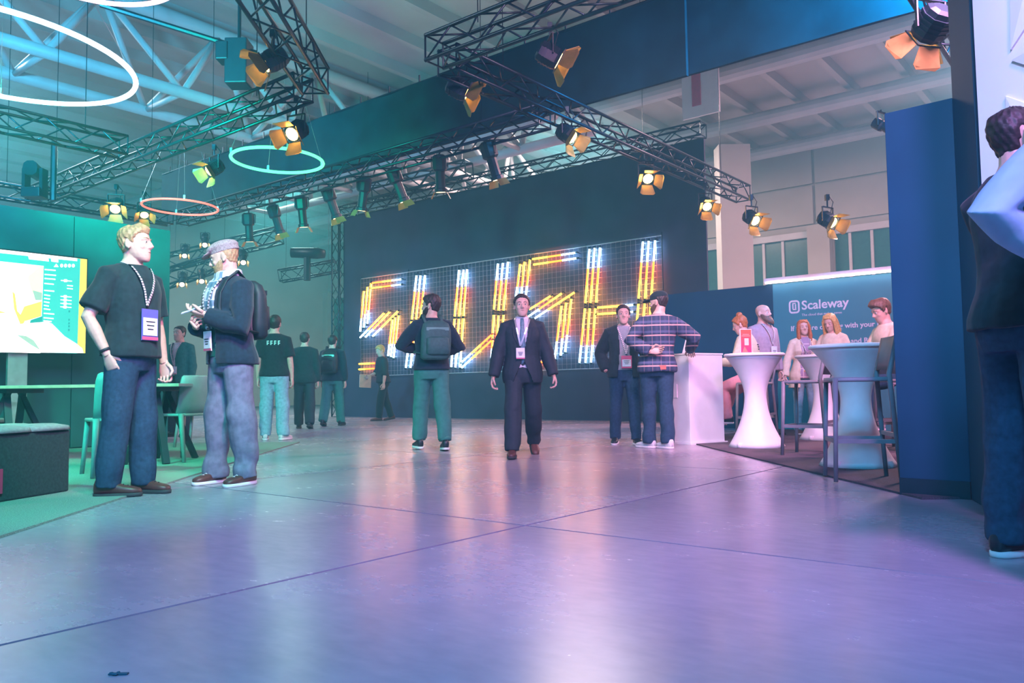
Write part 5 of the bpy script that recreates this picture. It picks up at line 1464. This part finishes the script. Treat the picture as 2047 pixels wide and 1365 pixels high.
# 9 suit
P9 = Person('man in dark suit and tie striding towards the camera', atx(1044, 7.95), 181, 1.65, seed=9, head=(3, 0, 0), legs={'R': (19, 3, 6, 6), 'L': (-13, 3, 24, 6, 32)},
            arms={'R': {'ua': (0.34, 0.06, -1), 'fa': (0.20, 0.20, -1)}, 'L': {'ua': (-0.34, -0.02, -1), 'fa': (-0.26, 0.26, -1)}})
P9.body().face(M_hbrown); P9.hair(M_hbrown, 'short', 0.012); P9.top('shirt', M_shirt, 0.95, 0.010, 'none', wr=0.003); P9.collar(M_shirt, 0.066, 0.040)
P9.top('suit_jacket', M_suit, 0.79, 0.030, 'long', wr=0.006, flare=0.04, opening=[(0.76, .12), (0.88, .075), (1.02, .012), (1.10, .012), (1.25, .045), (1.40, .070), (1.5, .085)], cuff=0.02)
P9.trousers(M_suit, 0.018, 1.22, wr=0.008); P9.shoes(M_leather, M_dsole)
tie = MB(); tie.limb([P9.front(0, 1.47, 0.014), P9.front(0, 1.44, 0.018), P9.front(0.002, 1.30, 0.016), P9.front(0.006, 1.14, 0.018), P9.front(0.010, 1.03, 0.022), P9.front(0.010, 0.99, 0.022)], [(0.018, 0.010), (0.020, 0.012), (0.026, 0.005), (0.036, 0.005), (0.042, 0.005), (0.006, 0.004)], n=10, pw=3)
P9.put(tie, 'tie', M_tie)
for sx in (-1, 1):
    lp = MB(); P_ = [P9.front(sx * x, z, 0.036) for x, z in ((.072, 1.45), (.105, 1.37), (.095, 1.28), (.055, 1.20), (.020, 1.10), (.044, 1.25), (.066, 1.38))]
    lp.prism(P_, (0, 0.005, 0)); P9.put(lp, 'lapel', M_suit, False)
P9.off = 0.034; P9.lanyard(1.10, 0.025, (0.09, 0.115), mats=(M_silver, M_silver), card=M_card)
# 10 guy in open jacket
P10 = Person('young man in dark open jacket with white badge walking towards the camera', atx(1247, 9.4), 176, 1.66, seed=10, head=(2, 0, 0), legs={'R': (-4, 3, 10, 8, 4), 'L': (8, 3, 5, 8)},
             arms={'R': {'hand': (0.23, 0.04, 0.92), 'pole': (0.7, -0.9, 0.0), 'show': False}, 'L': {'hand': (-0.23, 0.06, 0.90), 'pole': (-0.7, -0.9, 0), 'show': False}})
P10.body().face(M_hbrown); P10.hair(M_hbrown, 'short', 0.014); P10.top('sweater', mat('grey_marl_jersey', (0.30, 0.32, 0.36), 0.9, 0, 0.1, 40), 0.92, 0.012, 'none'); P10.collar(mat('grey_marl_jersey', (0.30, 0.32, 0.36)), 0.064, 0.022)
P10.top('jacket', M_tee, 0.83, 0.034, 'long', wr=0.009, opening=[(0.8, .10), (1.0, .075), (1.2, .06), (1.40, .075), (1.5, .085)])
P10.trousers(M_jean, 0.016, 1.10); P10.shoes(M_shoe, M_sole)
P10.lanyard(1.02, -0.02, (0.125, 0.155), off=0.020, card=M_badge2)
# 11 plaid shirt
P11 = Person('man in dark cap and checked flannel shirt leaning on the white podium', atx(1312, 8.75), -12, 1.74, seed=11, head=(64, -6, 0), side=4, legs={'R': (-2, 1, 3, -38), 'L': (6, 1, 5, 48)},
             arms={'R': {'hand': (0.36, 0.30, 1.08), 'pole': (0.7, -0.6, 0.2), 'palm': (0, 0, -1), 'dir': (0.2, 1, -0.15), 'curl': 0.5}, 'L': {'hand': (-0.06, -0.20, 1.06), 'pole': (-1, -0.1, 0.05), 'palm': (0, -1, 0.2), 'dir': (1, -0.1, 0.1), 'curl': 0.7}})
P11.body().face(M_hbrown); P11.hair(M_hbrown, 'fringe', 0.010); P11.beard(M_hmid, 0.014); P11.top('flannel_shirt', M_flannel, 0.84, 0.028, 'long', wr=0.009, flare=0.06); P11.trousers(M_jean, 0.016, 1.12, wr=0.010); P11.shoes(M_trainer, M_sole)
H = P11.H; cp = MB()
cp.ball(H((0, -.008, .066)), (.086, .106, .066), 18, 10, rot=P11.hm); cp.loft([H((0, -.006, .03)), H((0, -.006, .07))], [P11.hm @ Vector((.083, 0, 0))] * 2, [P11.hm @ Vector((0, .104, 0))] * 2, 22)
cp.ball(H((0, .135, .040)), (.070, .065, .009), 16, 6, rot=P11.hm @ Matrix.Rotation(-0.15, 3, 'X'))
P11.put(remeshed(cp, 0.005, 2), 'cap', M_tee)
P11.put(MB().box(P11.front(0.055, 0.885, 0.045, -1), (0.10, 0.012, 0.045)), 'red_patch', mat('red_leather_patch', (0.6, 0.14, 0.10), 0.6), False)
# 12 seated woman with ginger bun
P12 = Person('woman with ginger bun and cream jacket sitting at the high table with the red card', (atx(1506, 9.9)[0], 9.9, 0), 56, 1.64, far=1.3, seed=12, fem=1, sit=0.715, lean=14, head=(10, -22, 0),
             legs={'L': (70, 4, 78, 5), 'R': (62, 4, 40, 5)}, arms={'L': {'hand': (-0.10, 0.38, 1.10), 'pole': (-0.6, -0.3, -0.8), 'curl': 1.5}, 'R': {'hand': (0.10, 0.40, 1.10), 'pole': (0.6, -0.3, -0.8)}})
P12.body().face(M_hginger); P12.hair(M_hginger, 'bun', 0.020); P12.top('jacket', M_cream, 0.92, 0.030, 'long'); P12.trousers(M_pinkt, 0.018, 1.2); P12.shoes(M_shoe, M_sole)
for q in range(3): P12.put(MB().box(P12.front(0.03, 1.30 - 0.03 * q, 0.036, -1), (0.06, 0.004, 0.018)), 'back_print', M_lan2, False)
# 13 bearded man
P13 = Person('bald man with long full beard in mauve shirt standing behind the red card', atx(1527, 10.7), -152, 1.78, far=1.3, seed=13, fat=0.3, head=(14, 2, 0))
P13.body().face(M_hmid); P13.beard(M_hmid, 0.018, 0.045); P13.top('shirt', M_mauve, 0.86, 0.022, 'long'); P13.trousers(M_jean, 0.018, 1.1); P13.shoes(M_shoe, M_dsole); P13.lanyard(1.10, 0.0, (0.10, 0.14), card=M_card)
# 14 red haired woman
P14 = Person('woman with long red hair, cream cardigan and blue jeans standing before the sign wall', atx(1607, 10.9), 178, 1.58, far=1.2, seed=14, fem=1, head=(-4, 0, 4),
             arms={'R': {'ua': (0.42, 0.08, -1), 'fa': (0.22, 0.22, -1)}, 'L': {'ua': (-0.25, 0.05, -1), 'fa': (0.2, 0.4, -0.8)}})
P14.body().face(M_hginger); P14.hair(M_hginger, 'long', 0.018); P14.top('dress', M_plaidl, 0.84, 0.014, 'none', flare=0.1); P14.top('cardigan', M_cream, 0.70, 0.026, 'long', flare=0.12, opening=[(0.6, .13), (1.0, .10), (1.3, .085), (1.42, .075), (1.5, .08)])
P14.trousers(M_jeanl, 0.012, 1.0); P14.shoes(M_leather, M_sole); P14.lanyard(1.02, 0.0, (0.12, 0.15), off=0.018, card=M_card, stripe=mat('orange_badge_stripe', (0.8, 0.3, 0.08), 0.5))
# 15 blonde woman leaning
P15 = Person('woman with long fair hair and cream top bending over the far high table', atx(1674, 10.6), 132, 1.64, far=1.3, seed=15, fem=1, lean=16, head=(0, -24, 0),
             arms={'L': {'hand': (-0.14, 0.42, 1.13), 'pole': (-0.6, -0.4, -0.6)}, 'R': {'hand': (0.10, 0.42, 1.13), 'pole': (0.6, -0.4, -0.6)}})
P15.body().face(M_hblond); P15.hair(M_hgold, 'long', 0.018); P15.top('sweater', M_cream, 0.86, 0.026, 'long'); P15.trousers(mat('mauve_grey_trousers', (0.24, 0.18, 0.24), 0.85), 0.020, 1.3); P15.shoes(M_leather, M_sole)
# 16 man looking down at the far right table
P16 = Person('man with wavy brown hair and cream shirt looking down beside the navy partition', (atx(1790, 8.6)[0], 8.6, 0), 96, 1.72, far=1.3, seed=16, sit=0.70, lean=12, head=(0, -24, 0), legs={'L': (72, 5, 82, 5), 'R': (68, 5, 76, 5)},
             arms={'L': {'hand': (-0.12, 0.40, 1.06), 'pole': (-0.6, -0.3, -0.7)}, 'R': {'hand': (0.12, 0.40, 1.06), 'pole': (0.6, -0.3, -0.7)}})
P16.body().face(M_hmid); P16.hair(M_hmid, 'quiff', 0.024); P16.top('shirt', M_cream, 0.90, 0.020, 'long'); P16.trousers(M_jean, 0.016, 1.1); P16.shoes(M_trainer, M_sole)
stool((P16.root.location.x, 8.6), 96, 'grey bar stool under the man with wavy hair', 0.67)
# 17 man at the right edge
P17 = Person('short haired man in dark polo seen from behind at the white faceted wall', (1.91, 2.95, 0), -76, 1.71, far=0.65, seed=17, head=(-16, 2, 0), legs={'L': (2, 4, 3, 8), 'R': (-3, 4, 3, 10)},
             arms={'L': {'hand': (0.0, 0.30, 1.16), 'pole': (-0.3, -0.3, -1)}, 'R': {'hand': (0.06, 0.30, 1.10), 'pole': (0.5, -0.5, -0.8)}})
P17.body().face(M_hbrown); P17.hair(M_hbrown, 'short', 0.007); P17.top('polo_shirt', M_tee, 0.88, 0.022, 'short', wr=0.010); P17.collar(M_tee, 0.068, 0.026); P17.trousers(M_jean, 0.018, 1.12, wr=0.012); P17.shoes(M_shoe, M_sole)
# 18 person in pale blue shirt, only the bent arm in the picture
P18 = Person('person in pale blue shirt with bent elbow, in front of the man in dark polo', (1.855, 2.42, 0), -4, 1.74, far=0.8, seed=18, head=(-40, 0, 0), arms={'L': {'ua': (-0.72, -0.06, -0.62), 'fa': (0.72, 0.30, -0.42), 'palm': (1, 0, 0)}, 'R': {}})
P18.body(); P18.hair(M_hmid, 'short', 0.012); P18.top('shirt', M_blueshirt, 0.88, 0.026, 'long', wr=0.012); P18.trousers(M_suit, 0.018, 1.1); P18.shoes(M_shoe, M_dsole)
# ------------------------------------------------------------------ haze filling the hall, added as a veil that lifts the blacks
hm_ = bpy.data.materials.new('teal_tinted_haze'); hm_.use_nodes = True
_N = hm_.node_tree.nodes; _L = hm_.node_tree.links
_N.remove(_N['Principled BSDF'])
_v = _N.new('ShaderNodeVolumeScatter'); _v.inputs['Color'].default_value = (0.22, 0.86, 1.0, 1)  # scatter tinted teal to stand in for the cool colour cast
_v.inputs['Density'].default_value = 0.0125; _v.inputs['Anisotropy'].default_value = 0.35
_L.new(_v.outputs[0], _N['Material Output'].inputs['Volume'])
hz = MB().box((0, 0, 0), (60, 36, 9.7)).build('haze', hm_); hz.location = AB(-7, 10, 4.7); hz.rotation_euler.z = YAW_A
tag(hz, 'thin teal tinted haze veil hanging in the whole hall', 'haze', kind='stuff')
